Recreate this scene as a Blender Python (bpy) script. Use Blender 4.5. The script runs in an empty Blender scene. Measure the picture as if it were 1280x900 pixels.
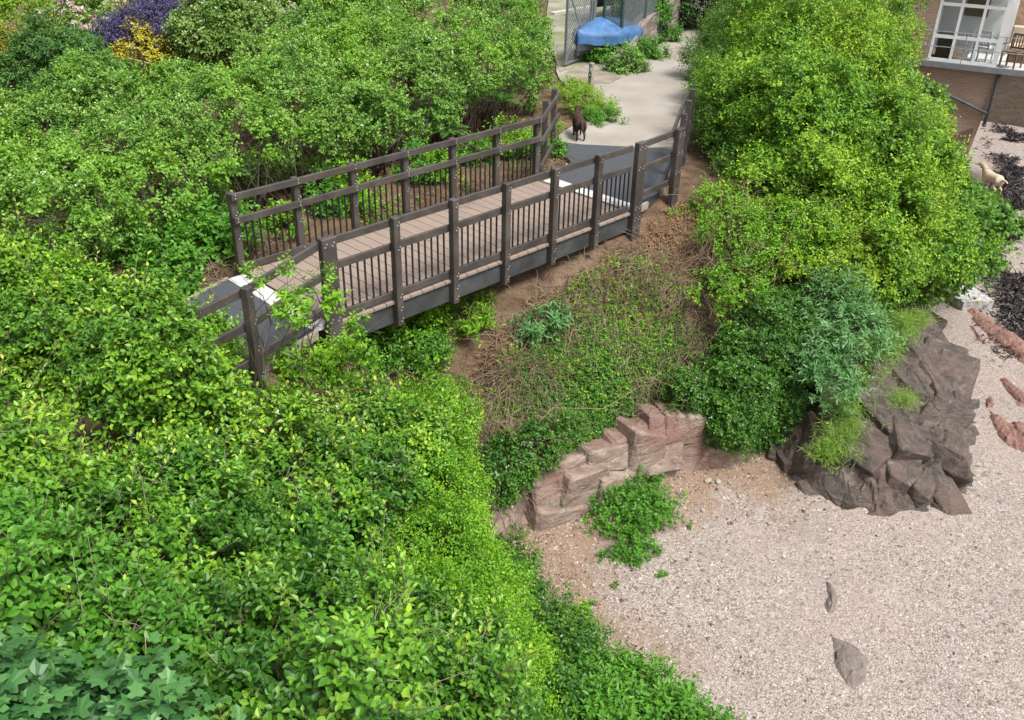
import bpy, bmesh, math, random
import numpy as np
from mathutils import Vector, Matrix

sc = bpy.context.scene
COL = sc.collection
R = math.radians
rng = np.random.default_rng(7)
random.seed(7)

# ------------------------------------------------------------------ camera
CAM = np.array([-5.60841541, -8.69650421, 5.25537619])
YAW, PITCH, ROLL, FPX = 0.788965308, 0.515988887, 0.0206362047, 1150.04
_f = np.array([math.sin(YAW)*math.cos(PITCH), math.cos(YAW)*math.cos(PITCH), -math.sin(PITCH)])
_r = np.array([math.cos(YAW), -math.sin(YAW), 0.0]); _u = np.cross(_r, _f)
AX = np.array([_r*math.cos(ROLL)+_u*math.sin(ROLL), -_r*math.sin(ROLL)+_u*math.cos(ROLL), _f])
cd = bpy.data.cameras.new('camera'); cam = bpy.data.objects.new('camera', cd); COL.objects.link(cam)
cd.sensor_width = 36; cd.lens = FPX/1280*36; cd.clip_start = 0.05; cd.clip_end = 2000
cam.matrix_world = Matrix(((AX[0][0], AX[1][0], -AX[2][0], CAM[0]), (AX[0][1], AX[1][1], -AX[2][1], CAM[1]),
                           (AX[0][2], AX[1][2], -AX[2][2], CAM[2]), (0, 0, 0, 1)))
sc.camera = cam

# ------------------------------------------------------------------ light: bright thin overcast
SUN_EL, SUN_AZ = R(60), R(182)          # azimuth measured clockwise from +Y
w = bpy.data.worlds.new('World'); sc.world = w; w.use_nodes = True
nt = w.node_tree; nt.nodes.clear()
sky = nt.nodes.new('ShaderNodeTexSky'); sky.sky_type = 'NISHITA'; sky.sun_disc = False
sky.sun_elevation = SUN_EL; sky.sun_rotation = SUN_AZ; sky.dust_density = 6; sky.air_density = 1.0; sky.ozone_density = 1.0
hs = nt.nodes.new('ShaderNodeHueSaturation'); hs.inputs['Saturation'].default_value = 0.42
bg = nt.nodes.new('ShaderNodeBackground'); bg.inputs['Strength'].default_value = 0.110
wo = nt.nodes.new('ShaderNodeOutputWorld')
nt.links.new(sky.outputs[0], hs.inputs['Color']); nt.links.new(hs.outputs[0], bg.inputs['Color']); nt.links.new(bg.outputs[0], wo.inputs['Surface'])
sl = bpy.data.lights.new('sun', 'SUN'); sl.energy = 2.7; sl.angle = R(17); sl.color = (1, .975, .945)
so = bpy.data.objects.new('sun', sl); COL.objects.link(so)
sd = Vector((math.sin(SUN_AZ)*math.cos(SUN_EL), math.cos(SUN_AZ)*math.cos(SUN_EL), math.sin(SUN_EL)))
so.rotation_euler = (-sd).to_track_quat('-Z', 'Y').to_euler()
vs = sc.view_settings; sc.display_settings.display_device = 'sRGB'
vs.view_transform = 'Standard'; vs.look = 'None'; vs.exposure = 0.80; vs.gamma = 1
sc.cycles.max_bounces = 6; sc.cycles.diffuse_bounces = 2; sc.cycles.transparent_max_bounces = 8
sc.cycles.use_denoising = True

# ------------------------------------------------------------------ helpers
def un(px, py, z):
    """the point at height z that the photograph shows at (px, py)"""
    d = AX.T@np.array([(px-640)/FPX, (450-py)/FPX, 1.0])
    return CAM+d*((z-CAM[2])/d[2])
def unplane(px, py, o, n):
    d = AX.T@np.array([(px-640)/FPX, (450-py)/FPX, 1.0])
    return CAM+d*(np.dot(np.array(o)-CAM, n)/np.dot(d, n))
def nrm(a): return a/np.maximum(np.linalg.norm(a, axis=-1, keepdims=True), 1e-9)
def _h(ix, iy, iz, s):
    n = (ix*374761393+iy*668265263+iz*2147483647*3+s*1274126177) & 0xffffffff
    n = ((n ^ (n >> 13))*1274126177) & 0xffffffff
    return ((n ^ (n >> 16)) & 0xffff)/65535.0
def vnoise(p, s=0):
    p = np.asarray(p, float); i = np.floor(p).astype(np.int64); f = p-i; f = f*f*(3-2*f); r = 0
    for a in (0, 1):
        for b in (0, 1):
            for c in (0, 1):
                wgt = (f[..., 0] if a else 1-f[..., 0])*(f[..., 1] if b else 1-f[..., 1])*(f[..., 2] if c else 1-f[..., 2])
                r = r+wgt*_h(i[..., 0]+a, i[..., 1]+b, i[..., 2]+c, s)
    return r*2-1
def fbm(p, s=0, o=3):
    p = np.asarray(p, float); r = 0; a = 1.0
    for k in range(o): r = r+a*vnoise(p*2**k+k*17.3, s+k); a *= .5
    return r/1.75

def facet(P2, sc_, seed, tilt=1.2, off=1.0):
    """angular broken blocks: every Voronoi cell is a plane with its own height and tilt"""
    q = np.asarray(P2, float)*sc_; c = np.floor(q).astype(np.int64); best = np.full(q.shape[:-1], 9.0); val = np.zeros(q.shape[:-1]); z0 = 0*c[..., 0]
    for i in (-1, 0, 1):
        for j in (-1, 0, 1):
            a, b = c[..., 0]+i, c[..., 1]+j; fx = a+_h(a, b, z0, seed); fy = b+_h(a, b, z0, seed+1); d = (q[..., 0]-fx)**2+(q[..., 1]-fy)**2
            v = off*(_h(a, b, z0, seed+2)-.5)*2+tilt*((q[..., 0]-fx)*(_h(a, b, z0, seed+3)-.5)+(q[..., 1]-fy)*(_h(a, b, z0, seed+4)-.5))*2
            m_ = d < best; best = np.where(m_, d, best); val = np.where(m_, v, val)
    return val

def tag(o, label=None, cat=None, group=None, kind=None):
    for k, v in (('label', label), ('category', cat), ('group', group), ('kind', kind)):
        if v: o[k] = v
    return o
def thing(name, label, cat, loc=(0, 0, 0), group=None):
    o = bpy.data.objects.new(name, None); COL.objects.link(o); o.location = [float(v) for v in loc]; o.empty_display_size = .2
    return tag(o, label, cat, group)
def link_mesh(name, me, parent=None, mats=()):
    o = bpy.data.objects.new(name, me); COL.objects.link(o)
    for m in mats: me.materials.append(m)
    if parent is not None: o.parent = parent
    return o
def arr_mesh(name, V, faces_flat, sizes, attrs=None, smooth=False, mat_idx=None):
    me = bpy.data.meshes.new(name)
    V = np.asarray(V, np.float32); faces_flat = np.asarray(faces_flat, np.int32); sizes = np.asarray(sizes, np.int32)
    me.vertices.add(len(V)); me.vertices.foreach_set('co', V.ravel())
    me.loops.add(len(faces_flat)); me.loops.foreach_set('vertex_index', faces_flat)
    me.polygons.add(len(sizes))
    me.polygons.foreach_set('loop_start', np.concatenate([[0], np.cumsum(sizes)[:-1]]).astype(np.int32))
    if mat_idx is not None: me.polygons.foreach_set('material_index', np.asarray(mat_idx, np.int32))
    me.update(calc_edges=True)
    me.polygons.foreach_set('use_smooth', np.full(len(sizes), smooth))
    for k, v in (attrs or {}).items():
        a = me.attributes.new(k, 'FLOAT', 'POINT'); a.data.foreach_set('value', np.asarray(v, np.float32))
    me.validate()
    return me

class MB:
    """collects boxes, bars, tubes and polygons and links them as ONE mesh object"""
    def __init__(s): s.v = []; s.f = []; s.m = []; s.n = 0
    def add(s, vs, fs, mi=0):
        s.v += [tuple(map(float, v)) for v in vs]; s.f += [[i+s.n for i in f] for f in fs]; s.m += [mi]*len(fs); s.n += len(vs)
    def box(s, c, size, ax=None, mi=0, bev=0.0):
        ax = np.eye(3) if ax is None else np.asarray(ax); c = np.asarray(c, float); h = np.asarray(size, float)/2
        if bev <= 0:
            vs = [c+(i*h[0])*ax[0]+(j*h[1])*ax[1]+(k*h[2])*ax[2] for i in (-1, 1) for j in (-1, 1) for k in (-1, 1)]
            s.add(vs, [(0, 1, 3, 2), (4, 6, 7, 5), (0, 4, 5, 1), (2, 3, 7, 6), (0, 2, 6, 4), (1, 5, 7, 3)], mi)
        else:
            vs = []; idx = {}
            for i in (-1, 1):
                for j in (-1, 1):
                    for k in (-1, 1):
                        for a in range(3):
                            d = np.array([i, j, k])*(h-bev); d[a] = (i, j, k)[a]*h[a]
                            idx[(i, j, k, a)] = len(vs); vs.append(c+d[0]*ax[0]+d[1]*ax[1]+d[2]*ax[2])
            fs = []
            for a in range(3):
                b, d = (a+1) % 3, (a+2) % 3
                for sg in (-1, 1):
                    q = []
                    for (p, r_) in ((-1, -1), (1, -1), (1, 1), (-1, 1)):
                        t = [0, 0, 0]; t[a] = sg; t[b] = p; t[d] = r_; q.append(idx[(t[0], t[1], t[2], a)])
                    fs.append(q if sg > 0 else q[::-1])
                for p in (-1, 1):
                    for r_ in (-1, 1):       # edge along a
                        t0 = [0, 0, 0]; t0[a] = -1; t0[b] = p; t0[d] = r_; t1 = list(t0); t1[a] = 1
                        q = [idx[(*t0, b)], idx[(*t1, b)], idx[(*t1, d)], idx[(*t0, d)]]
                        fs.append(q if p*r_ > 0 else q[::-1])
            for i in (-1, 1):
                for j in (-1, 1):
                    for k in (-1, 1):
                        q = [idx[(i, j, k, 0)], idx[(i, j, k, 1)], idx[(i, j, k, 2)]]
                        fs.append(q if i*j*k > 0 else q[::-1])
            s.add(vs, fs, mi)
    def bar(s, p, q, w_, h_, up=(0, 0, 1), mi=0, bev=0.0):
        p = np.asarray(p, float); q = np.asarray(q, float); d = q-p; L = np.linalg.norm(d); d = d/L
        a = np.cross(up, d); a = a/np.linalg.norm(a); b = np.cross(d, a)
        s.box((p+q)/2, (L, w_, h_), (d, a, b), mi, bev)
    def tube(s, pts, rad, n=6, mi=0, cap=True):
        pts = np.asarray(pts, float); m = len(pts); rad = np.broadcast_to(np.asarray(rad, float), (m,))
        t = np.gradient(pts, axis=0); t = nrm(t); ref = np.array([0, 0, 1.0]) if abs(t[0][2]) < .9 else np.array([1.0, 0, 0])
        vs = []
        for i in range(m):
            a = np.cross(ref, t[i]); la = np.linalg.norm(a)
            a = a/la if la > 1e-6 else np.array([1.0, 0, 0]); b = np.cross(t[i], a); ref = np.cross(a, -t[i]) if False else ref
            for k in range(n):
                th = 2*math.pi*k/n; vs.append(pts[i]+rad[i]*(math.cos(th)*a+math.sin(th)*b))
        fs = [(i*n+k, i*n+(k+1) % n, (i+1)*n+(k+1) % n, (i+1)*n+k) for i in range(m-1) for k in range(n)]
        if cap: fs += [tuple(range(n-1, -1, -1)), tuple((m-1)*n+k for k in range(n))]
        s.add(vs, fs, mi)
    def ball(s, c, r, n=8, mi=0):
        c = np.asarray(c, float); r = np.broadcast_to(np.asarray(r, float), (3,)); vs = []; m = n//2+1
        for i in range(m+1):
            ph = math.pi*i/m
            for k in range(n):
                th = 2*math.pi*k/n; vs.append(c+r*np.array([math.sin(ph)*math.cos(th), math.sin(ph)*math.sin(th), math.cos(ph)]))
        s.add(vs, [(i*n+k, (i+1)*n+k, (i+1)*n+(k+1) % n, i*n+(k+1) % n) for i in range(m) for k in range(n)], mi)
    def build(s, name, mats, parent=None, smooth=False):
        if not isinstance(mats, (list, tuple)): mats = [mats]
        V = np.array(s.v)
        if parent is not None:
            o = np.zeros(3); q = parent
            while q is not None: o += np.array(q.location); q = q.parent
            V = V-o
        me = arr_mesh(name, V, [i for f in s.f for i in f], [len(f) for f in s.f], smooth=smooth, mat_idx=s.m)
        return link_mesh(name, me, parent, mats)

# ------------------------------------------------------------------ materials
def newmat(name):
    m = bpy.data.materials.new(name); m.use_nodes = True; nt = m.node_tree; nt.nodes.clear()
    out = nt.nodes.new('ShaderNodeOutputMaterial'); b = nt.nodes.new('ShaderNodeBsdfPrincipled'); nt.links.new(b.outputs[0], out.inputs[0])
    return m, nt, b, out
def N(nt, t, **kw):
    n = nt.nodes.new('ShaderNode'+t)
    for k, v in kw.items():
        if k in n.inputs: n.inputs[k].default_value = v
        else: setattr(n, k, v)
    return n
def ramp(nt, fac, stops, interp='LINEAR'):
    r = nt.nodes.new('ShaderNodeValToRGB'); cr = r.color_ramp; cr.interpolation = interp
    while len(cr.elements) < len(stops): cr.elements.new(.5)
    for e, (p, c) in zip(cr.elements, stops): e.position = p; e.color = (*c, 1)
    nt.links.new(fac, r.inputs[0]); return r.outputs[0]
def mix(nt, fac, a, b, mode='MIX'):
    n = nt.nodes.new('ShaderNodeMix'); n.data_type = 'RGBA'; n.blend_type = mode
    for sck, v in ((n.inputs[0], fac), (n.inputs[6], a), (n.inputs[7], b)):
        if isinstance(v, bpy.types.NodeSocket): nt.links.new(v, sck)
        else: sck.default_value = v if isinstance(v, (int, float)) else (*v, 1)
    return n.outputs[2]
def noise(nt, scale, detail=4, rough=.55, vec=None, dist=0):
    n = N(nt, 'TexNoise', Scale=scale, Detail=detail, Roughness=rough, Distortion=dist)
    if vec is None:
        g = nt.nodes.new('ShaderNodeNewGeometry'); vec = g.outputs['Position']
    nt.links.new(vec, n.inputs['Vector']); return n.outputs['Fac']
def bump(nt, b, h, s=.5, d=.02):
    n = N(nt, 'Bump', Strength=s, Distance=d); nt.links.new(h, n.inputs['Height']); nt.links.new(n.outputs[0], b.inputs['Normal'])
K = .70      # surfaces other than leaves, for an exposure set for the foliage
def kk(c): return tuple(x*K for x in c)
def simple(name, col, rough=.6, var=.25, scale=6, bmp=0, metal=0, spec=.4, col2=None, detail=5):
    col = kk(col); col2 = kk(col2) if col2 else None
    m, nt, b, o = newmat(name)
    c2 = col2 or tuple(c*(1-var) for c in col); c1 = tuple(min(1, c*(1+var*.5)) for c in col)
    f = noise(nt, scale, detail)
    nt.links.new(ramp(nt, f, [(.3, c2), (.7, c1)]), b.inputs['Base Color'])
    b.inputs['Roughness'].default_value = rough; b.inputs['Metallic'].default_value = metal; b.inputs['Specular IOR Level'].default_value = spec
    if bmp: bump(nt, b, noise(nt, scale*4, 5), bmp, .01)
    return m
def leafmat(name, stops, trans=.3, rough=.45, patch=None, scale=1.2, spec=.35):
    """leaf colour from the per-leaf 'tint' attribute; patch = (colour, amount) of differently coloured growth"""
    m, nt, b, out = newmat(name)
    a = N(nt, 'Attribute', attribute_name='tint')
    c = ramp(nt, a.outputs['Fac'], stops)
    if patch:
        f = noise(nt, scale, 3); r_ = ramp(nt, f, [(.45, (0, 0, 0)), (.65, (patch[1],)*3)])
        c = mix(nt, r_, c, patch[0])
    nt.links.new(c, b.inputs['Base Color']); b.inputs['Roughness'].default_value = rough; b.inputs['Specular IOR Level'].default_value = spec
    t = nt.nodes.new('ShaderNodeBsdfTranslucent'); tc = mix(nt, .35, c, (.30, .42, .03)); nt.links.new(tc, t.inputs['Color'])
    ms = nt.nodes.new('ShaderNodeMixShader'); ms.inputs[0].default_value = trans
    nt.links.new(b.outputs[0], ms.inputs[1]); nt.links.new(t.outputs[0], ms.inputs[2]); nt.links.new(ms.outputs[0], out.inputs[0])
    return m
M = {}
def timber():
    m, nt, b, o = newmat('dark_stained_timber'); g = nt.nodes.new('ShaderNodeNewGeometry')
    c = ramp(nt, noise(nt, 3.0, 7, .65), [(.3, (.030, .024, .022)), (.5, (.052, .043, .038)), (.72, (.085, .072, .064))])
    c = mix(nt, ramp(nt, noise(nt, 1.1, 6, .6), [(.52, (0,)*3), (.70, (.6,)*3)]), c, (.095, .088, .080))
    s_ = nt.nodes.new('ShaderNodeSeparateXYZ'); nt.links.new(g.outputs['Normal'], s_.inputs[0]); 
    c = mix(nt, ramp(nt, noise(nt, 9, 6, .7), [(.58, (0,)*3), (.7, (.5,)*3)]), c, (.12, .11, .10))
    nt.links.new(c, b.inputs['Base Color']); b.inputs['Roughness'].default_value = .55; bump(nt, b, noise(nt, 35, 6, .7), .35, .008); return m
M['timber'] = timber()
M['timber_top'] = M['timber']
M['steel_bolt'] = simple('bolt_steel', (.62, .62, .62), .35, .1, 20, metal=.6)
M['fascia'] = simple('grey_black_beam', (.072, .076, .08), .55, .55, 2.6, .15, spec=.45)
M['white'] = simple('white_paint', (.98, .99, .99), .45, .06, 3)
M['plate'] = simple('threshold_paint', (.74, .73, .70), .6, .3, 7)
M['concrete_pale'] = simple('pale_concrete', (.62, .60, .56), .8, .15, 5, .2)
M['galv'] = simple('galvanised_steel', (.36, .39, .42), .45, .2, 5, metal=.5)
M['green_steel'] = simple('green_painted_steel', (.06, .12, .10), .5, .2, 5)
M['bark'] = simple('bark', (.12, .095, .07), .9, .5, 9, .6)
M['twig'] = simple('grey_twig', (.42, .35, .27), .9, .4, 3)
M['dead'] = simple('dead_stalk', (.34, .25, .165), .9, .5, 2.5, col2=(.13, .085, .055))
M['blacktop'] = simple('tarmac', (.085, .094, .107), .85, .35, 60, .5, col2=(.058, .065, .075))
M['fabric_blue'] = simple('blue_tarpaulin', (.085, .21, .45), .55, .4, 3.5)
M['darkplastic'] = simple('black_webbing', (.012, .012, .013), .6, .2, 10)
M['darkplastic_b'] = simple('black_baluster_metal', (.022, .021, .022), .45, .2, 10)
M['grey_cover'] = simple('grey_boat_cover', (.10, .11, .13), .7, .2, 4)
M['woodpale'] = simple('weathered_wood', (.40, .35, .28), .8, .3, 6, .2)
M['stake'] = simple('bamboo', (.52, .45, .30), .7, .2, 6)

# deck boards: colour by board (x) plus grain
m, nt, b, o = newmat('deck_boards')
g = nt.nodes.new('ShaderNodeNewGeometry'); sx = nt.nodes.new('ShaderNodeSeparateXYZ'); nt.links.new(g.outputs['Position'], sx.inputs[0])
md = N(nt, 'Math', operation='DIVIDE'); nt.links.new(sx.outputs[0], md.inputs[0]); md.inputs[1].default_value = .20
fl = N(nt, 'Math', operation='FLOOR'); nt.links.new(md.outputs[0], fl.inputs[0])
wn = N(nt, 'TexWhiteNoise', noise_dimensions='1D'); nt.links.new(fl.outputs[0], wn.inputs['W'])
mp = N(nt, 'Mapping'); mp.inputs['Scale'].default_value = (30, 2.2, 1); nt.links.new(g.outputs['Position'], mp.inputs[0])
gr = noise(nt, 1.0, 5, .6, mp.outputs[0])
c = mix(nt, wn.outputs[0], (.235, .185, .155), (.305, .25, .215)); c2 = mix(nt, gr, c, (.40, .355, .325))
c3 = mix(nt, ramp(nt, noise(nt, 1.1, 4), [(.4, (0,)*3), (.75, (.45,)*3)]), c2, (.34, .30, .27))
c3 = mix(nt, 1.0, c3, (K*.97, K*.88, K*.80), 'MULTIPLY'); nt.links.new(c3, b.inputs['Base Color']); b.inputs['Roughness'].default_value = .75; bump(nt, b, gr, .25, .01); M['deck'] = m

# shingle: fine pebbles, pinkish grey to cream, browner debris patches near the cliff foot
def shingle():
    m, nt, b, o = newmat('shingle')
    g = nt.nodes.new('ShaderNodeNewGeometry')
    def vor(s):
        v = N(nt, 'TexVoronoi', Scale=s); nt.links.new(g.outputs['Position'], v.inputs['Vector']); return v
    v1 = vor(44); v2 = vor(19); v3 = vor(70)
    def hue(v):
        s = nt.nodes.new('ShaderNodeSeparateColor'); nt.links.new(v.outputs['Color'], s.inputs[0])
        return ramp(nt, s.outputs[0], [(0, (.10, .085, .075)), (.14, (.23, .185, .16)), (.34, (.40, .335, .295)), (.55, (.48, .42, .375)), (.8, (.55, .50, .46)), (1, (.70, .68, .65))]), s
    c1, s1 = hue(v1); c2, s2 = hue(v2); c3, _ = hue(v3)
    c = mix(nt, ramp(nt, noise(nt, 6, 3), [(.4, (.15,)*3), (.65, (.75,)*3)]), c1, c3)
    big = ramp(nt, s2.outputs[1], [(.86, (0,)*3), (.88, (.8,)*3)]); c = mix(nt, big, c, c2)
    gap = ramp(nt, v1.outputs['Distance'], [(.30, (0,)*3), (.85, (.55,)*3)])
    c = mix(nt, gap, c, (.20, .16, .135))
    pink = ramp(nt, noise(nt, .35, 4), [(.45, (0,)*3), (.7, (.45,)*3)]); c = mix(nt, pink, c, (.47, .37, .32))
    grey = ramp(nt, noise(nt, .8, 5), [(.56, (0,)*3), (.74, (.42,)*3)]); c = mix(nt, grey, c, (.27, .24, .22))
    a = N(nt, 'Attribute', attribute_name='debris')
    ad = N(nt, 'Math', operation='ADD'); nt.links.new(a.outputs['Fac'], ad.inputs[0]); n2 = noise(nt, 2.2, 6, .65)
    nt.links.new(n2, ad.inputs[1])
    df = ramp(nt, ad.outputs[0], [(.72, (0,)*3), (1.08, (.88,)*3)])
    soil = mix(nt, noise(nt, 9, 5), (.20, .125, .078), (.40, .285, .20)); c = mix(nt, df, c, soil); c = mix(nt, 1.0, c, (K*1.0, K*.98, K*.965), 'MULTIPLY')
    nt.links.new(c, b.inputs['Base Color']); b.inputs['Roughness'].default_value = .85; b.inputs['Specular IOR Level'].default_value = .25
    ad2 = mix(nt, .4, v1.outputs['Distance'], v3.outputs['Distance'])
    inv = ramp(nt, ad2, [(0, (1,)*3), (.8, (0,)*3)]); bump(nt, b, inv, .7, .02)
    return m
M['shingle'] = shingle()
def soilmat():
    m, nt, b, o = newmat('soil')
    c = ramp(nt, noise(nt, 3.5, 8, .65), [(.25, (.085, .055, .037)), (.5, (.19, .125, .082)), (.72, (.30, .205, .135)), (.85, (.42, .31, .21))])
    a = N(nt, 'Attribute', attribute_name='sand'); c = mix(nt, a.outputs['Fac'], c, mix(nt, noise(nt, 14, 5), (.50, .38, .26), (.66, .54, .40)))
    v = N(nt, 'TexVoronoi', Scale=28.0); g = nt.nodes.new('ShaderNodeNewGeometry'); nt.links.new(g.outputs['Position'], v.inputs['Vector'])
    c = mix(nt, ramp(nt, v.outputs['Distance'], [(.1, (.35,)*3), (.35, (0,)*3)]), c, (.42, .33, .25)); c = mix(nt, 1.0, c, (K*.9, K*.88, K*.86), 'MULTIPLY')
    nt.links.new(c, b.inputs['Base Color']); b.inputs['Roughness'].default_value = .95; b.inputs['Specular IOR Level'].default_value = .15
    bump(nt, b, noise(nt, 14, 8, .7), .9, .06); return m
M['soil'] = soilmat()
def rockmat(name, stops, strata=(3, 3, 9), crack=3.0, pale=None, rough=.8, patches=None, rot=(.5, .35, .6)):
    m, nt, b, o = newmat(name)
    g = nt.nodes.new('ShaderNodeNewGeometry'); mp = N(nt, 'Mapping'); mp.inputs['Scale'].default_value = strata
    mp.inputs['Rotation'].default_value = rot; nt.links.new(g.outputs['Position'], mp.inputs[0])
    n1 = noise(nt, 1.0, 9, .64, mp.outputs[0], .9); n3 = noise(nt, 2.6, 7, .7, mp.outputs[0], .5); c = ramp(nt, mix(nt, .4, n1, n3), stops)
    if patches: c = mix(nt, ramp(nt, noise(nt, 1.3, 6, .6), [(.48, (0,)*3), (.62, (.8,)*3)]), c, patches)
    mp2 = N(nt, 'Mapping'); mp2.inputs['Scale'].default_value = (crack*.5, crack*.5, crack*2.2); mp2.inputs['Rotation'].default_value = (rot[0]+.2, rot[1], rot[2]); nt.links.new(g.outputs['Position'], mp2.inputs[0])
    n2 = noise(nt, .55, 3, .5, mp2.outputs[0], .5); cr = ramp(nt, n2, [(.47, (0,)*3), (.495, (.2,)*3), (.50, (.2,)*3), (.525, (0,)*3)])
    c = mix(nt, cr, c, tuple(x*.6 for x in stops[0][1]))
    if pale: c = mix(nt, ramp(nt, noise(nt, 6, 8, .75), [(.58, (0,)*3), (.70, (.65,)*3)]), c, pale)
    c = mix(nt, 1.0, c, (K*1.1, K*1.1, K*1.1), 'MULTIPLY'); nt.links.new(c, b.inputs['Base Color']); b.inputs['Roughness'].default_value = rough
    hgt = mix(nt, .45, mix(nt, .5, n1, n3), noise(nt, 18, 8, .75)); hgt = mix(nt, cr, hgt, (0, 0, 0)); bump(nt, b, hgt, 1.0, .07); return m
M['rock_dark'] = rockmat('dark_rock', [(.25, (.022, .018, .016)), (.44, (.062, .048, .040)), (.56, (.13, .10, .080)), (.74, (.33, .27, .22))], (4, 3, 9), 6, (.36, .32, .27), .7, (.16, .105, .085))
M['rock_red'] = rockmat('red_sandstone', [(.25, (.16, .085, .065)), (.5, (.30, .16, .125)), (.75, (.40, .235, .185))], (2, 2, 6), 4, (.42, .30, .25))
M['rock_face'] = rockmat('cliff_sandstone', [(.28, (.08, .058, .046)), (.42, (.24, .17, .135)), (.56, (.40, .31, .25)), (.74, (.60, .50, .42))], (1.5, 1.5, 4.5), 3, (.46, .39, .32), .85, (.27, .15, .12))
M['rock_slab'] = rockmat('grey_slab_rock', [(.25, (.12, .10, .09)), (.5, (.24, .20, .175)), (.75, (.34, .285, .25))], (3, 3, 8), 3, (.42, .37, .33))
def pathmat():
    m, nt, b, o = newmat('path_concrete')
    c = ramp(nt, noise(nt, .9, 7, .6), [(.3, (.33, .295, .25)), (.55, (.43, .395, .35)), (.75, (.49, .46, .42))])
    c = mix(nt, ramp(nt, noise(nt, 40, 4), [(.35, (.35,)*3), (.6, (0,)*3)]), c, (.36, .31, .25))
    c = mix(nt, ramp(nt, noise(nt, .33, 5, .6), [(.5, (0,)*3), (.72, (.55,)*3)]), c, (.33, .265, .19)); c = mix(nt, 1.0, c, (K, K, K), 'MULTIPLY')
    nt.links.new(c, b.inputs['Base Color']); b.inputs['Roughness'].default_value = .9; bump(nt, b, noise(nt, 35, 4), .4, .01); return m
M['path'] = pathmat()
def brickmat(name, c1, c2, mortar, scale=1.0, stain=None):
    """bricks on the object's local X (along the wall) and Z"""
    m, nt, b, o = newmat(name)
    tc = nt.nodes.new('ShaderNodeTexCoord'); s = nt.nodes.new('ShaderNodeSeparateXYZ'); nt.links.new(tc.outputs['Object'], s.inputs[0])
    cb = nt.nodes.new('ShaderNodeCombineXYZ'); nt.links.new(s.outputs[0], cb.inputs[0]); nt.links.new(s.outputs[2], cb.inputs[1])
    br = N(nt, 'TexBrick', Scale=1.0); nt.links.new(cb.outputs[0], br.inputs['Vector'])
    br.inputs['Color1'].default_value = (*c1, 1); br.inputs['Color2'].default_value = (*c2, 1); br.inputs['Mortar'].default_value = (*mortar, 1)
    br.inputs['Brick Width'].default_value = .20*scale; br.inputs['Row Height'].default_value = .068*scale; br.inputs['Mortar Size'].default_value = .009*scale
    br.inputs['Bias'].default_value = -.1
    c = mix(nt, noise(nt, 3, 6), br.outputs['Color'], tuple(x*.75 for x in c1), 'MIX')
    c = mix(nt, .5, br.outputs['Color'], c)
    if stain: c = mix(nt, ramp(nt, noise(nt, 1.0, 5), [(.45, (0,)*3), (.6, (.75,)*3)]), c, stain)
    c = mix(nt, 1.0, c, (K, K, K), 'MULTIPLY'); nt.links.new(c, b.inputs['Base Color']); b.inputs['Roughness'].default_value = .9
    bump(nt, b, br.outputs['Fac'], .5, -.01); return m
M['brick'] = brickmat('pale_brick', (.46, .31, .23), (.36, .235, .175), (.46, .40, .34))
M['brick_red'] = brickmat('red_brick', (.24, .115, .10), (.17, .085, .08), (.26, .20, .18))
M['seawall'] = rockmat('stained_sea_wall', [(.25, (.10, .075, .055)), (.5, (.20, .155, .115)), (.75, (.32, .26, .20))], (2, 2, 5), 3)
M['wallstone'] = rockmat('rubble_wall_stone', [(.25, (.14, .115, .095)), (.5, (.28, .235, .20)), (.75, (.42, .37, .33))], (3, 3, 3), 7)
def glassmat():
    m, nt, b, o = newmat('window_glass'); b.inputs['Base Color'].default_value = (.9, .96, .97, 1); b.inputs['Roughness'].default_value = .02
    b.inputs['Transmission Weight'].default_value = 1; b.inputs['IOR'].default_value = 1.45; return m
M['glass'] = glassmat()
# ------------------------------------------------------------------ terrain
BZ = -3.44                                              # the beach; z = 0 is the bridge deck
FOOT = np.array([(-3.2, -16), (-2.6, -9), (-.9, -5.6), (.1, -4.2), (.75, -2.7), (1.85, -1.32), (2.45, -1.66), (3.07, -1.84), (4.2, -1.92), (5.0, -2.15),
                 (5.7, -2.6), (6.6, -3.0), (8, -3.2), (9.8, -2.7), (12, -1.6), (14.5, -.6), (17, .7), (19, 2.2), (21.3, 3.0), (23.2, 3.4), (30.6, 3.6), (31, 2.6), (80, 2.6)])
POLY = np.vstack([FOOT, [(80, 120), (-60, 120), (-60, -16)]])
def sdist(P, poly, closed=True):
    """signed distance to a polygon outline, positive inside"""
    x, y = P[:, 0], P[:, 1]; d = np.full(len(P), 1e9); ins = np.zeros(len(P), bool); n = len(poly)
    for i in range(n):
        a, b = poly[i], poly[(i+1) % n]; e = b-a
        t = np.clip(((x-a[0])*e[0]+(y-a[1])*e[1])/(e@e), 0, 1)
        d = np.minimum(d, np.hypot(x-a[0]-t*e[0], y-a[1]-t*e[1]))
        c = ((a[1] > y) != (b[1] > y)) & (x < (b[0]-a[0])*(y-a[1])/(b[1]-a[1]+1e-12)+a[0]); ins ^= c
    return np.where(ins, d, -d)
def sstep(a, b, x): t = np.clip((x-a)/(b-a), 0, 1); return t*t*(3-2*t)
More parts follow.
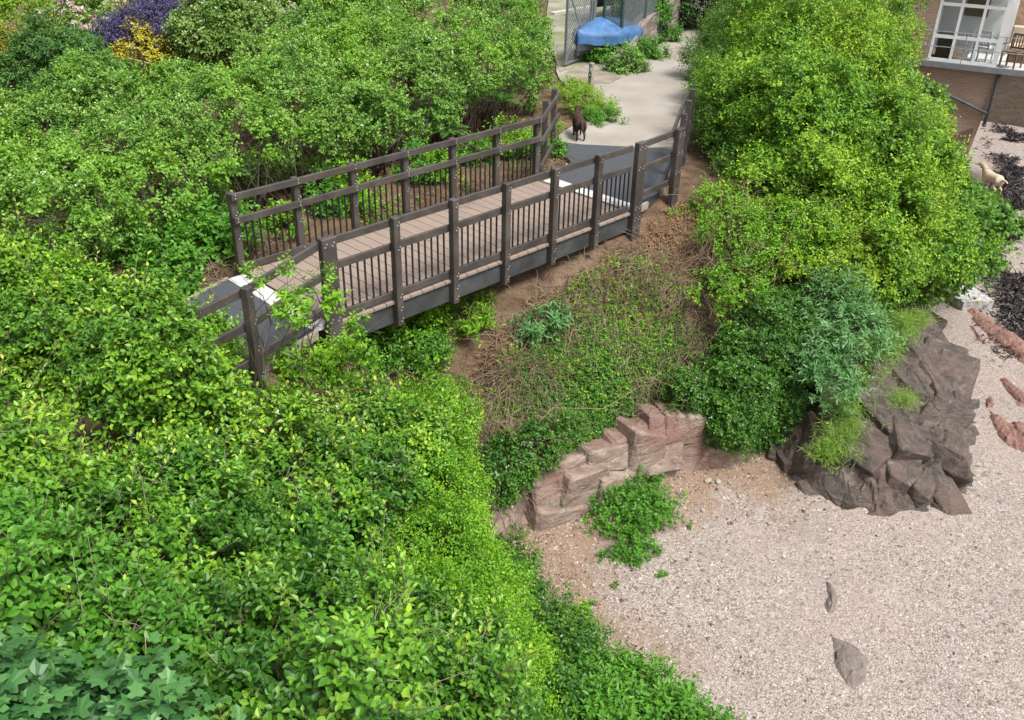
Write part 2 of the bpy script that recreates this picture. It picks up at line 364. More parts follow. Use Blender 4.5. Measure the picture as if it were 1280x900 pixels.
def H(P, rough=True):
    P = np.asarray(P, float); x, y = P[:, 0], P[:, 1]; d = sdist(P, POLY)
    q = np.stack([x*.9, y*.9, 0*x], 1)
    d2 = d+.22*fbm(q*1.7, 5)*sstep(-.1, .6, d)
    rock = np.interp(d2, [-.4, 0, .06, .16, .32, 1.0, 1.75, 2.6, 3.2], [-4.3, -3.5, -3.05, -2.7, -2.42, -1.52, -.66, -.16, -.06])
    soft = np.interp(d2, [-.4, 0, .25, .7, 1.4, 2.2, 3], [-4.2, -3.5, -3.1, -2.4, -1.3, -.45, -.08])
    k = sstep(.9, 1.7, x); k = k*(1-sstep(5.2, 6.4, x)); z = soft*(1-k)+rock*k
    z = z-.62*np.exp(-((x-1.3)/1.1)**2-((y-.9)/1.1)**2)-.35*np.exp(-((x-3.6)/1.6)**2-((y-1.1)/.8)**2)
    z = z-.22*np.exp(-((y-2.75)/.45)**2)*sstep(-.2, .6, x)*(1-sstep(5.4, 6.2, x))
    z = z-1.35*sstep(-1.15, -2.3, y)*(1-sstep(-.6, .9, x))*sstep(.3, 1.6, d)*(1-sstep(-6.5, -9, y))
    z = z+.045*np.maximum(0, y-6.5)*(1-sstep(9, 13, x))
    if rough:
        flat = np.minimum(1, .25+sstep(0, .4, 2.2-d)+.35*np.exp(-((y-2.9)/.6)**2))
        z = z+flat*(.09*fbm(q*2.6, 11)+.05*fbm(q*7, 3))
        onpath = sstep(5.6, 6.0, x)*sstep(.15, .5, y-.35*np.maximum(0, x-7))
        z = z-.05*onpath*0
    # keep under the paved ground
    pv = np.maximum(paved(P), 0)
    return np.where(pv > 0, np.minimum(z, -.03-.10*sstep(0, .2, pv)), z)
TAR_NEAR = np.array([(-.28, -.02), (-.28, 2.02), (-2.6, 1.22), (-3.0, .2), (-2.9, -.6), (-2.7, -.72), (-1.4, -.36)])
TAR_FAR = np.array([(5.98, .08), (6.35, .12), (6.94, .28), (7.35, .5), (9.25, 1.62), (7.75, 3.45), (7.0, 2.35), (6.72, 2.2), (6.42, 2.12), (5.98, 2.02)])
PATH = np.array([(7.75, 3.44), (9.25, 1.61), (10.2, 2.1), (12.5, 3.6), (14.9, 5.25), (17.6, 7.0), (20.1, 8.5), (24, 10.9), (30, 14), (29, 16), (23, 12.5), (19.4, 9.1), (17.2, 8.25), (15.6, 7.7), (14.6, 8.6), (13.4, 8.7), (12.3, 7.7), (11.5, 6.6), (10.6, 5.2), (9.3, 4.2), (8.3, 3.9)])
def paved(P): return np.maximum(np.maximum(sdist(P, TAR_NEAR), sdist(P, TAR_FAR)), sdist(P, PATH))

def grid_mesh(name, xs, ys, zf, mat, keep=None, attrs=None, smooth=True):
    X, Y = np.meshgrid(xs, ys, indexing='ij'); P = np.stack([X.ravel(), Y.ravel()], 1); z = zf(P)
    nx, ny = len(xs), len(ys); idx = np.arange(nx*ny).reshape(nx, ny)
    F = np.stack([idx[:-1, :-1], idx[1:, :-1], idx[1:, 1:], idx[:-1, 1:]], -1).reshape(-1, 4)
    if keep is not None:
        kp = keep(P, z); F = F[kp[F].any(1)]
        used = np.zeros(len(P), bool); used[F.ravel()] = True; re = np.cumsum(used)-1; F = re[F]; P = P[used]; z = z[used]
    at = {k: fn(P, z) for k, fn in (attrs or {}).items()}
    me = arr_mesh(name, np.column_stack([P, z]), F.ravel(), np.full(len(F), 4), at, smooth)
    return link_mesh(name, me, None, [mat])
def sandy(P, z):
    s = np.zeros(len(P))
    for px, py, zz, r in ((738, 350, -.75, .33), (722, 372, -.95, .25), (820, 285, -.1, .3), (350, 455, 0, .3), (445, 425, -.2, .4)):
        c = un(px, py, zz); s = np.maximum(s, .9*np.exp(-((P[:, 0]-c[0])**2+(P[:, 1]-c[1])**2)/r**2))
    return s*(.6+.5*fbm(np.column_stack([P*4, z]), 8))
xs = np.unique(np.concatenate([np.linspace(-60, -9, 12), np.arange(-9, -.5, .2), np.arange(-.5, 9.5, .06), np.arange(9.5, 30, .3), np.linspace(30, 80, 14)]))
ys = np.unique(np.concatenate([np.linspace(-16, -5.8, 40), np.arange(-5.8, 4.5, .06), np.arange(4.5, 14, .3), np.linspace(14, 120, 24)]))
tag(grid_mesh('headland', xs, ys, H, M['soil'], lambda P, z: z > -3.95, {'sand': sandy}), kind='structure')
def beach_z(P):
    q = np.column_stack([P*.5, 0*P[:, 0]]); d = sdist(P, POLY)
    return BZ+.05*fbm(q, 21)+.02*fbm(q*5, 22)+.16*np.exp(-np.maximum(-d, 0)/.7)*(1-sstep(6, 9, P[:, 0]))-.012*np.maximum(0, -P[:, 1]-4)
def debris(P, z):
    d = -sdist(P, POLY); a = .72*np.exp(-np.maximum(d-.4, 0)/1.0)*(1-.75*sstep(6.0, 8.5, P[:, 0]))
    return a
bx = np.unique(np.concatenate([np.linspace(-260, -8, 16), np.arange(-8, 26, .16), np.linspace(26, 50, 60), np.linspace(50, 260, 12)]))
by = np.unique(np.concatenate([np.linspace(-260, -14, 16), np.arange(-14, 5, .16), np.linspace(5, 260, 16)]))
tag(grid_mesh('beach', bx, by, beach_z, M['shingle'], lambda P, z: (sdist(P, POLY) < 1.2) , {'debris': debris}), kind='structure')

def sheet(name, poly, z, mat, step=None):
    """paving laid on the ground: top face with a small skirt"""
    poly = [tuple(p) for p in poly]; n = len(poly); mb = MB()
    vs = [(p[0], p[1], z) for p in poly]+[(p[0], p[1], z-.14) for p in poly]
    A = sum(poly[i][0]*poly[(i+1) % n][1]-poly[(i+1) % n][0]*poly[i][1] for i in range(n))
    top = list(range(n)) if A > 0 else list(range(n-1, -1, -1))
    mb.add(vs, [top]+[((i+1) % n, i, n+i, n+(i+1) % n) for i in range(n)])
    return tag(mb.build(name, mat), kind='structure')
def smooth_poly(poly, n=2):
    p = np.asarray(poly, float)
    for _ in range(n):
        q = np.roll(p, -1, 0); p = np.stack([p*.75+q*.25, p*.25+q*.75], 1).reshape(-1, 2)
    return p
sheet('concrete_path', smooth_poly(PATH[1:-1].tolist()+[PATH[-1].tolist(), PATH[0].tolist()], 1), -.008, M['path'])
sheet('tarmac_near', TAR_NEAR, -.004, M['blacktop'])
sheet('tarmac_far', TAR_FAR, .0, M['blacktop'])
# timber edging boards of the two tarmac aprons
def edging(name, pts, label):
    mb = MB()
    for a, b in zip(pts[:-1], pts[1:]): mb.bar((*a, -.045), (*b, -.045), .045, .12)
    tag(mb.build(name, M['woodpale']), label, 'edging board')
def off(p, q, o):
    p = np.array(p); q = np.array(q); d = (q-p)/np.linalg.norm(q-p); n = np.array([-d[1], d[0]])*o; return [p+n, q+n]
edging('edging_board', off((-.28, 2.02), (-2.6, 1.22), -.027), 'pale timber edging board along the hedge side of the near tarmac apron')
edging('edging_board', off((-2.7, -.72), (-1.4, -.36), -.027)[:1]+off((-1.4, -.36), (-.28, -.02), -.027), 'pale timber edging board under the low approach rail at the near end of the bridge')
edging('edging_board', [(6.02, .05), (6.38, .09)], 'short pale edging board beside the far double post of the bridge, below the rail')
edging('edging_board', [(6.97, .26), (7.3, .43)], 'pale edging board on the far tarmac beside the fence corner post')
edging('edging_board', [(6.40, 2.15), (6.74, 2.235), (6.9, 2.4)], 'small L-shaped pale edging board on the hedge side of the far tarmac')

# ------------------------------------------------------------------ footbridge
BAY, WID, HR, HM = .9725, 2.06, 1.12, .785
bridge = thing('footbridge', 'dark timber footbridge with baluster parapets and pinkish plank deck over the gully', 'footbridge', (2.9, 1.0, 0))
XE0, XE1 = -.02, 6*BAY+.02
mb = MB(); x = XE0+.02; PW = .20
k = math.ceil((XE0)/PW)
while (k+1)*PW <= XE1+1e-6:
    mb.box(((k+.5)*PW, 1.03, -.02), (PW-.010, 2.14, .04), None, 0, .003); k += 1
mb.build('deck', M['deck'], bridge)
for xa in (XE0-.15, XE1+.14):
    mb = MB(); mb.box((xa, 1.03, -.03), (.26, 1.98, .072), None, 0, .004); mb.build('threshold_plate', M['plate'], bridge)['label'] = 'white painted threshold plate'
def beam(y, s):
    mb = MB(); mb.box((2.92, y, -.187), (XE1-XE0-.1, .085, .285), None, 0, .004); mb.build('fascia_beam', M['fascia'], bridge)
beam(.038, -1); beam(2.03, 1)
def bolts(mb, pts, n, mi=1):
    n = np.asarray(n, float)
    a = np.cross((0, 0, 1), n); a /= np.linalg.norm(a)
    for p in pts:
        p = np.asarray(p, float); vs = []
        for r_, h_ in ((.011, 0), (.011, .005), (.006, .008)):
            for i in range(6):
                th = i*math.pi/3; vs.append(p+n*h_+r_*(math.cos(th)*a+math.sin(th)*np.array([0, 0, 1])))
        fs = [(j*6+i, j*6+(i+1) % 6, (j+1)*6+(i+1) % 6, (j+1)*6+i) for j in (0, 1) for i in range(6)]+[tuple(range(12, 18))]
        mb.add(vs, fs, mi)
TB = [M['timber'], M['steel_bolt']]
PS = .10
def post(parent, x, y, z0, z1, wx, wy, zs, faces, ax=None, two=False, name='post'):
    """square post with chamfered top; pairs of bolt heads at heights zs on the given faces"""
    ax = np.eye(3) if ax is None else np.asarray(ax)
    mb = MB(); mb.box((x, y, (z0+z1)/2), (wx, wy, z1-z0), ax, 0, .008)
    for (fx, fy, half) in faces:
        n = fx*ax[0]+fy*ax[1]; t = ax[1] if abs(fx) > abs(fy) else ax[0]; ext = wy if abs(fx) > abs(fy) else wx
        offs = (-.25*ext, .25*ext) if two else (.18*ext,)
        for zz in zs:
            for o_ in offs:
                p = np.array([x, y, zz])+n*half+t*o_
                bolts(mb, [p+np.array([0, 0, .018])+t*.012, p-np.array([0, 0, .018])-t*.012], n)
    return mb.build(name, TB, parent)
YN, YF = -.06, WID+.115
for k in range(7):
    x = k*BAY; end = k in (0, 6); wx = .205 if end else .10
    post(bridge, x+(.0 if not end else (.03 if k else -.03)), YN, -.34 if not end else -.6, HR+.035, wx, .10, (HR-.05, HM-.04, .085, -.1, -.26), [(0, -1, .05)], two=end)
for k in range(7):
    x = k*BAY
    post(bridge, x, YF, -.34 if 0 < k < 6 else -.5, HR-.012, .10, .10, (HR-.3, HM-.3), [(0, -1, .05)])
def rail(parent, name, p, q, w_=.045, h_=.095, bolt_at=(), bn=(0, -1, 0)):
    mb = MB(); mb.bar(p, q, w_, h_, (0, 0, 1), 0, .004)
    if len(bolt_at):
        n = np.asarray(bn, float); bolts(mb, [np.asarray(b_)+n*(w_/2)+np.array([0, 0, s]) for b_ in bolt_at for s in (.022, -.022)], n)
    return mb.build(name, TB, parent)
for (y, nm, z) in ((.02, 'handrail', HR-.06), (.02, 'middle_rail', HM-.05), (.02, 'bottom_rail', .075)):
    rail(bridge, nm, (.09, y, z), (6*BAY-.09, y, z))
yr = WID+.035
for (nm, z) in (('handrail', HR-.05), ('middle_rail', HM-.04), ('bottom_rail', .075)):
    rail(bridge, nm, (-.05, yr, z), (6*BAY+.05, yr, z), bolt_at=[(k*BAY, yr, z) for k in range(7)])
for side, yb in ((0, .02), (1, yr)):
    for k in range(6):
        for j in range(8):
            x = (k+(j+1)/9)*BAY+(.02 if k == 0 else 0)*0
            mb = MB(); mb.box((x, yb+.001, (.118+HM-.10)/2), (.019, .019, HM-.10-.118+.012)); mb.build('baluster', M['darkplastic_b'], bridge)

# approach fences: post-and-rail runs that carry on from the bridge ends
def fence_run(name, label, pts, posts, zs, rail_side, zoff=0, first_gap=0, post_faces=None, slope=None):
    c = np.mean([p for p in pts], axis=0); t = thing(name, label, 'fence', (c[0], c[1], 0))
    for i, (p, q) in enumerate(zip(pts[:-1], pts[1:])):
        p = np.array(p); q = np.array(q); d = (q-p)/np.linalg.norm(q-p); n = np.array([-d[1], d[0]])*rail_side
        za = slope[i] if slope else 0; zb = slope[i+1] if slope else 0
        for z in zs:
            rail(t, 'rail', (*(p+n*.0), z+za), (*(q+n*.0), z+zb), bolt_at=())
    for (x, y, d, dz, bx) in posts:
        ax = np.array([[math.cos(d), math.sin(d), 0], [-math.sin(d), math.cos(d), 0], [0, 0, 1]])
        post(t, x, y, -.55+dz, HR+.03+dz, bx, .10, [z+dz for z in (HR-.06, HM-.04, .42, .1)], [(0, -1, .05)], ax, two=bx > .15)
    return t
ZS3 = (HR-.06, .66, .22)
a = math.atan2(-.60, -1.4)
fence_run('approach_fence', 'dark three-rail fence half hidden by leaves at the near end of the bridge', [(-.14, -.02), (-1.36, -.52), (-2.45, -.80)], [(-1.42, -.62, R(22), 0, .10)], ZS3, 1)
fence_run('approach_fence', 'dark three-rail fence turning uphill beside the big tree at the far end of the bridge', [(5.97, .02), (6.90, .10), (7.76, .62), (8.58, 1.11), (9.40, 1.60)],
          [(6.99, .02, R(5), 0, .19), (7.83, .55, R(31), 0, .10), (8.66, 1.04, R(31), 0, .10), (9.45, 1.52, R(31), 0, .10)], ZS3, 1)
fence_run('approach_fence', 'short dark three-rail fence turning away beside the hedge and brown dog', [(5.90, 2.11), (6.70, 2.66), (7.47, 3.16)], [(6.66, 2.76, R(33), 0, .10), (7.42, 3.25, R(33), 0, .10)], ZS3, 1)
# ------------------------------------------------------------------ foliage
LEAF = {
    'oval': (np.array([(0, 0, 0), (.36, -.5, .16), (.72, -.36, .06), (1, 0, -.14), (.72, .36, .06), (.36, .5, .16)]), [(0, 1, 2, 3), (0, 3, 4, 5)]),
    'kite': (np.array([(0, 0, 0), (.45, -.5, .14), (1, 0, -.10), (.45, .5, .14)]), [(0, 1, 2), (0, 2, 3)]),
    'palm': (np.array([(x, y, -.16*x*x-.34*y*y+.05*abs(y)) for x, y in ((0, 0), (-.10, -.26), (.14, -.52), (.34, -.25), (.68, -.46), (.70, -.20), (1, 0), (.70, .20), (.68, .46), (.34, .25), (.14, .52), (-.10, .26))]),
             [(0, 1, 2, 3), (0, 3, 4, 5), (0, 5, 6, 7), (0, 7, 8, 9), (0, 9, 10, 11)]),
    'bract': (np.array([(0, -.12, 0), (1, -.12, 0), (1, .12, 0), (0, .12, 0)]), [(0, 1, 2, 3)]),
}
def leaf_arrays(B, D, U, L, W, shape):
    T, F = LEAF[shape]; n, k = len(B), len(T)
    X = nrm(D); Z = nrm(U-(U*X).sum(1, keepdims=True)*X); Y = np.cross(Z, X)
    V = B[:, None]+X[:, None]*(T[None, :, 0:1]*L[:, None, None])+Y[:, None]*(T[None, :, 1:2]*W[:, None, None])+Z[:, None]*(T[None, :, 2:3]*W[:, None, None])
    base = (np.arange(n)*k)[:, None]
    flat = np.concatenate([base+np.array(f)[None] for f in F], 1).ravel(); sizes = np.tile([len(f) for f in F], n)
    return V.reshape(-1, 3), flat, sizes, k
def blob_points(blobs, n, seed, rough=.2, rs=1.6, deep=.35, zlow=None, under=.45, back=.45, cl=.15, per=15, inner=.22):
    """points through the outer layer of a union of lumpy ellipsoids, with outward normals; most of them sit in rounded leaf clumps"""
    g = np.random.default_rng(seed); Bc = np.array([b_[:3] for b_ in blobs], float)
    Br = np.array([(b_[3], b_[3], b_[3]) if len(b_) == 4 else b_[3:6] for b_ in blobs], float)
    A = (Br[:, 0]*Br[:, 1]+Br[:, 0]*Br[:, 2]+Br[:, 1]*Br[:, 2])
    def surf(m, lo, hi):
        i = g.choice(len(blobs), m, p=A/A.sum()); d = nrm(g.normal(size=(m, 3))); P0 = Bc[i]+Br[i]*d
        lump = 1+rough*1.6*fbm(d*rs+i[:, None]*7.7, seed, 4)+.5*rough*fbm(P0*2.2, seed+9, 3)
        P = Bc[i]+Br[i]*d*(lump*(1-lo-(hi-lo)*g.random(m)**1.6))[:, None]; Nn = nrm(d/Br[i]); keep = np.ones(m, bool)
        for j in range(len(blobs)):
            q = (((P-Bc[j])/Br[j])**2).sum(1); keep &= (q > .66) | (i == j)
        keep &= (Nn[:, 2] > -.35) | (g.random(m) < under)
        facing = (Nn*nrm(CAM-P)).sum(1); keep &= (facing > -.25) | (g.random(m) < back)
        return P[keep], Nn[keep]
    nc = max(3, int(n/per)); C, CN = surf(int(nc*2.2), 0, deep*.55); C, CN = C[:nc], CN[:nc]; nc = len(C)
    C = C+CN*(g.random(nc)**3*.9*cl)[:, None]; rr = cl*(.55+.8*g.random(nc))
    m = int(n*(1-inner)); k = g.choice(nc, m, p=rr**2/(rr**2).sum()); o = nrm(g.normal(size=(m, 3))); o -= CN[k]*np.minimum(0, (o*CN[k]).sum(1)*1.6)[:, None]
    P = C[k]+o*(rr[k]*g.random(m)**.45)[:, None]; Nn = nrm(CN[k]*.7+o*.8); cid = k
    Pi, Ni = surf(int(n*inner*1.6), deep*.5, deep*1.1); P = np.concatenate([P, Pi]); Nn = np.concatenate([Nn, Ni]); cid = np.concatenate([cid, nc+np.arange(len(Pi))])
    keep = (P[:, 2] > H(P[:, :2], False)+(.03 if zlow is None else zlow)) & (P[:, 2] > BZ+.02)
    global CID; CID = cid[keep]
    return P[keep], Nn[keep]
CID = None
def spray_leaves(P, Nn, seed, k=6, L=.22, ll=.06, lw=.55, up=.6, droop=.15, jit=.5, flat=.6):
    """k leaves along a short shoot that grows out of every point"""
    g = np.random.default_rng(seed+1); S = len(P)
    G = nrm(Nn*.8+np.array([0, 0, up])+g.normal(size=(S, 3))*jit)
    a = nrm(np.cross(G, nrm(g.normal(size=(S, 3))))); b_ = np.cross(G, a)
    sl = L*(.6+.8*g.random(S)); ph = g.random(S)*6.28; st = g.random(S)
    if CID is not None and len(CID) == S: st = .35*st+.65*g.random(int(CID.max())+1)[CID]
    Bs, Ds, Us, Ls, Ts = [], [], [], [], []
    for j in range(k):
        t = (j+.4)/k; th = ph+j*2.4+g.normal(size=S)*.3
        rad = a*np.cos(th)[:, None]+b_*np.sin(th)[:, None]
        base = P+G*(sl*t)[:, None]+np.array([0, 0, -1.0])*(droop*sl*t*t)[:, None]
        D = nrm(rad*.9+G*(.25+.6*t)+np.array([0, 0, -droop])+g.normal(size=(S, 3))*.15)
        U = nrm(np.array([0, 0, 1.0])*flat+Nn*.5+G*.3+g.normal(size=(S, 3))*.28)
        Bs.append(base); Ds.append(D); Us.append(U); Ls.append(ll*(.65+.6*g.random(S))*(1.08-.35*t))
        Ts.append(np.clip(.05+.42*st+.28*t+.25*g.random(S), 0, 1))
    return [np.concatenate(x) for x in (Bs, Ds, Us, Ls, Ts)]+[np.full(S*k, lw)]
def shoot_leaves(P, Nn, seed, n, Ls, ll, lw):
    """long leafy shoots that stand out of the crown"""
    g = np.random.default_rng(seed+77); sel = g.choice(np.where(Nn[:, 2] > -.1)[0], n); Bs, Ds, Us, Lg, Ts, st = [], [], [], [], [], []
    for i in sel:
        d = nrm(Nn[i]*.55+np.array([0, 0, .75])+g.normal(size=3)*.35); L = Ls*(.5+.8*g.random()); bend = g.normal(size=3)*.25*L; k = max(6, int(L/ll*1.9)); ph = g.random()*6.28
        a = nrm(np.cross(d, g.normal(size=3))); b_ = np.cross(d, a); q = lambda t: P[i]-Nn[i]*.1+d*L*t+bend*t*t
        st.append([q(0), q(.5), q(1)])
        for j in range(k):
            t = .15+.85*(j+.5)/k; th = ph+j*2.4; r_ = a*math.cos(th)+b_*math.sin(th)
            Bs.append(q(t)); Ds.append(nrm(r_*(1.05-.6*t)+d*(.35+.5*t)+g.normal(size=3)*.12)); Us.append(d*.6+np.array([0, 0, .7])+g.normal(size=3)*.2); Lg.append(ll*(.75+.5*g.random())*(1.1-.4*t)); Ts.append(min(1, .35+.4*t+.3*g.random()))
    return [np.array(Bs), np.array(Ds), np.array(Us), np.array(Lg), np.array(Ts), np.full(len(Bs), lw), st]
def foliage_mesh(name, B, D, U, L, T, lw, shape, mat, parent=None):
    V, flat, sizes, k = leaf_arrays(B, D, U, L, L*lw, shape)
    if parent is not None: V = V-np.array(parent.location)
    return link_mesh(name, arr_mesh(name, V, flat, sizes, {'tint': np.repeat(T, k)}), parent, [mat])
def branches(base, tips, r0, seed, twigs=40, lump=.12, tw=.006, sub=2, spread=.5):
    """a trunk that forks into limbs and thinner boughs towards the tips of the crown"""
    g = np.random.default_rng(seed); mb = MB(); base = np.array(base, float)
    def limb(p, q, ra, rb, n=6, wob=lump):
        p = np.array(p, float); q = np.array(q, float); t = np.linspace(0, 1, n)[:, None]; L = np.linalg.norm(q-p)
        w_ = g.normal(size=(n, 3))*wob*L*np.sin(np.pi*t); pts = p+(q-p)*t+w_*.5; pts[:, 2] += (np.sin(np.pi*t)*L*.08)[:, 0]
        mb.tube(pts, np.linspace(ra, rb, n), 6 if ra > .02 else 4); return pts
    for tip in tips:
        tip = np.array(tip[:3], float); pts = limb(base+g.normal(size=3)*(.08, .08, 0), tip, r0*(.7+.4*g.random()), r0*.25)
        for s in range(sub):
            a_ = pts[2+s % 3]; e = a_+nrm(tip-a_+g.normal(size=3)*.6)*np.linalg.norm(tip-a_)*(.6+.6*g.random()); q = limb(a_, e, r0*.35, r0*.1)
            for _ in range(max(1, twigs//(len(tips)*sub))):
                a2 = q[g.integers(1, 6)]; e2 = a2+nrm(g.normal(size=3)+(0, 0, .3))*spread*(.5+g.random()); limb(a2, e2, tw, tw*.4, 4)
    return mb
LEAFK = 1.12
LM = {
    'elm': leafmat('leaf_elm', [(.12, (.018, .075, .006)), (.45, (.080, .215, .012)), (.7, (.20, .40, .022)), (.95, (.45, .58, .04))], .28, .45, ((.42, .50, .02), .30), .55),
    'thorn': leafmat('leaf_thicket', [(.12, (.014, .058, .006)), (.48, (.050, .155, .012)), (.72, (.125, .30, .020)), (.97, (.33, .50, .045))], .20, .42, ((.018, .085, .010), .65), .9),
    'lightthorn': leafmat('leaf_light_thicket', [(.12, (.020, .080, .008)), (.46, (.075, .20, .014)), (.72, (.19, .37, .024)), (.97, (.42, .54, .05))], .22, .42, ((.03, .12, .012), .55), .9),
    'bramble': leafmat('leaf_bramble', [(.12, (.020, .075, .010)), (.45, (.085, .215, .024)), (.7, (.20, .37, .06)), (.94, (.42, .53, .18))], .26, .5, ((.20, .40, .02), .6), .5),
    'climber': leafmat('leaf_climber', [(.12, (.035, .13, .008)), (.45, (.115, .29, .014)), (.75, (.22, .44, .022)), (1, (.38, .54, .04))], .34, .42),
    'maple': leafmat('leaf_maple', [(.15, (.016, .066, .020)), (.5, (.042, .135, .036)), (.8, (.085, .215, .055)), (.965, (.13, .27, .06)), (.98, (.45, .34, .02))], .2, .42),
    'sycamore': leafmat('leaf_sycamore', [(.15, (.030, .105, .012)), (.5, (.075, .19, .018)), (.85, (.15, .29, .03))], .3, .45),
    'buddleia': leafmat('leaf_buddleia', [(.15, (.035, .12, .030)), (.5, (.085, .22, .060)), (.8, (.18, .33, .13)), (1, (.32, .44, .26))], .22, .55),
    'shade_ivy': leafmat('leaf_ivy_painted_shade', [(.15, (.010, .040, .007)), (.5, (.026, .085, .012)), (.85, (.055, .14, .016)), (1, (.10, .20, .03))], .15, .4),  # ivy leaf colour darkened: shade of the thicket gaps painted in
    'ivy': leafmat('leaf_ivy', [(.15, (.018, .070, .010)), (.5, (.045, .135, .016)), (.85, (.10, .23, .02)), (1, (.19, .32, .03))], .25, .35),
    'weed': leafmat('leaf_weed', [(.15, (.035, .12, .012)), (.5, (.07, .22, .02)), (.85, (.13, .33, .03)), (1, (.20, .40, .04))], .32, .45),
    'fern': leafmat('leaf_fern', [(.1, (.03, .09, .02)), (.6, (.07, .18, .035)), (1, (.14, .27, .05))], .3, .5),
    'dark': leafmat('leaf_evergreen', [(.15, (.012, .045, .010)), (.5, (.032, .085, .018)), (.9, (.07, .15, .03))], .15, .5),
    'purple': leafmat('leaf_purple', [(.1, (.022, .018, .055)), (.5, (.060, .050, .14)), (.9, (.14, .115, .24))], .15, .5),
    'gold': leafmat('leaf_gold', [(.1, (.20, .22, .02)), (.5, (.40, .36, .03)), (.9, (.58, .46, .05))], .3, .5),
    'orange': leafmat('leaf_orange', [(.1, (.08, .16, .02)), (.5, (.22, .24, .03)), (.75, (.50, .30, .04)), (1, (.60, .25, .06))], .25, .5),
    'lime': leafmat('leaf_lime', [(.1, (.10, .22, .02)), (.6, (.22, .38, .03)), (1, (.34, .46, .05))], .35, .45),
    'variegated': leafmat('leaf_variegated', [(.2, (.055, .14, .02)), (.55, (.14, .26, .04)), (.75, (.26, .35, .09)), (.88, (.62, .68, .48))], .25, .5),
    'pink': leafmat('petal_pink', [(0, (.62, .38, .42)), (.5, (.74, .55, .56)), (1, (.80, .72, .70))], .25, .6),
    'whitefl': leafmat('petal_white', [(0, (.55, .55, .46)), (1, (.80, .78, .74))], .2, .6),
    'silver': leafmat('leaf_silver', [(0, (.18, .22, .14)), (.6, (.38, .40, .30)), (1, (.58, .54, .48))], .2, .6),
    'grass': leafmat('grass_blade', [(0, (.05, .12, .012)), (.5, (.12, .24, .02)), (1, (.26, .34, .05))], .3, .5),
    'brownleaf': leafmat('leaf_withered', [(0, (.10, .055, .03)), (.6, (.26, .16, .08)), (1, (.40, .27, .12))], .2, .7),
}
def shrub(name, label, cat, blobs, n, mat, shape='kite', base=None, r0=.05, seed=0, group=None, twigs=40, foliage_name='foliage', bark='bark', pts={}, tips=None, extra=None, shoots=None, **kw):
    blobs = [tuple(b_) for b_ in blobs]; n = int(n*DENS); P, Nn = blob_points(blobs, n, seed, **pts)
    A = spray_leaves(P, Nn, seed, **kw)
    if shoots:
        Bx = shoot_leaves(P, Nn, seed, shoots[0], shoots[1], kw.get('ll', .06), kw.get('lw', .55)); A = [np.concatenate([p_, q_]) for p_, q_ in zip(A, Bx[:6])]
    if base is None: c = np.mean([b_[:3] for b_ in blobs], 0); base = (c[0], c[1], float(H(np.array([c[:2]]))[0])-.02)
    t = thing(name, label, cat, base, group)
    foliage_mesh(foliage_name, *A, shape, LM[mat], t)
    br = branches(base, tips or blobs, r0, seed+5, twigs)
    if shoots:
        for q_ in Bx[6]: br.tube(q_, [.006, .004, .002], 3, 0, False)
    if extra: extra(t, P, Nn, br)
    br.build('trunk' if cat == 'tree' else 'stem', M[bark], t, True)
    return t
def flower_heads(mat, name, frac, size, k=7, shape='kite', seed=3, top=.3, lift=.06):
    """clusters of petals standing out of the foliage"""
    def f(t, P, Nn, mb):
        g = np.random.default_rng(seed); sel = np.where(Nn[:, 2] > top)[0]; sel = g.choice(sel, min(len(sel), frac), replace=False)
        Q = P[sel]+Nn[sel]*lift+np.array([0, 0, lift]); S = len(Q); B = np.repeat(Q, k, 0); D = nrm(g.normal(size=(S*k, 3))+np.repeat(Nn[sel], k, 0)*.5)
        U = nrm(np.repeat(Nn[sel], k, 0)+g.normal(size=(S*k, 3))*.3); L = size*(.7+.6*g.random(S*k)); T = g.random(S*k)
        foliage_mesh(name, B, D, U, L, T, np.full(S*k, .7), shape, LM[mat], t)
    return f
DENS = 1.7
def twigs_of(n, seed, L=.5, r=.005, mat='twig'):
    """bare grey twigs standing in the outer layer of a bush"""
    def f(t, P, Nn, mb):
        g = np.random.default_rng(seed); sel = g.choice(len(P), min(n, len(P)), replace=False)
        for i in sel:
            a = P[i]-Nn[i]*.2; d = nrm(Nn[i]*.5+g.normal(size=3)*.7+np.array([0, 0, .2])); l = L*(.5+g.random())
            l = l*.75; mid = a+d*l*.5+g.normal(size=3)*.13*l; e = a+d*l+g.normal(size=3)*.2*l
            q_ = [a, a*.45+mid*.55+g.normal(size=3)*.03*l, mid, mid*.5+e*.5+g.normal(size=3)*.05*l, e]; mb.tube(q_, [r*.9, r*.8, r*.65, r*.45, r*.2], 4)
            for _ in range(2):
                s = a+(e-a)*g.random(); mb.tube([s, s+nrm(d+g.normal(size=3)*.8)*l*.35], [r*.6, r*.25], 3)
    return f
def both(*fs):
    def f(t, P, Nn, mb):
        for q in fs: q(t, P, Nn, mb)
    return f
def G(px, py, z): return un(px, py, z)
def gz(x, y): return float(H(np.array([[x, y]], float))[0])
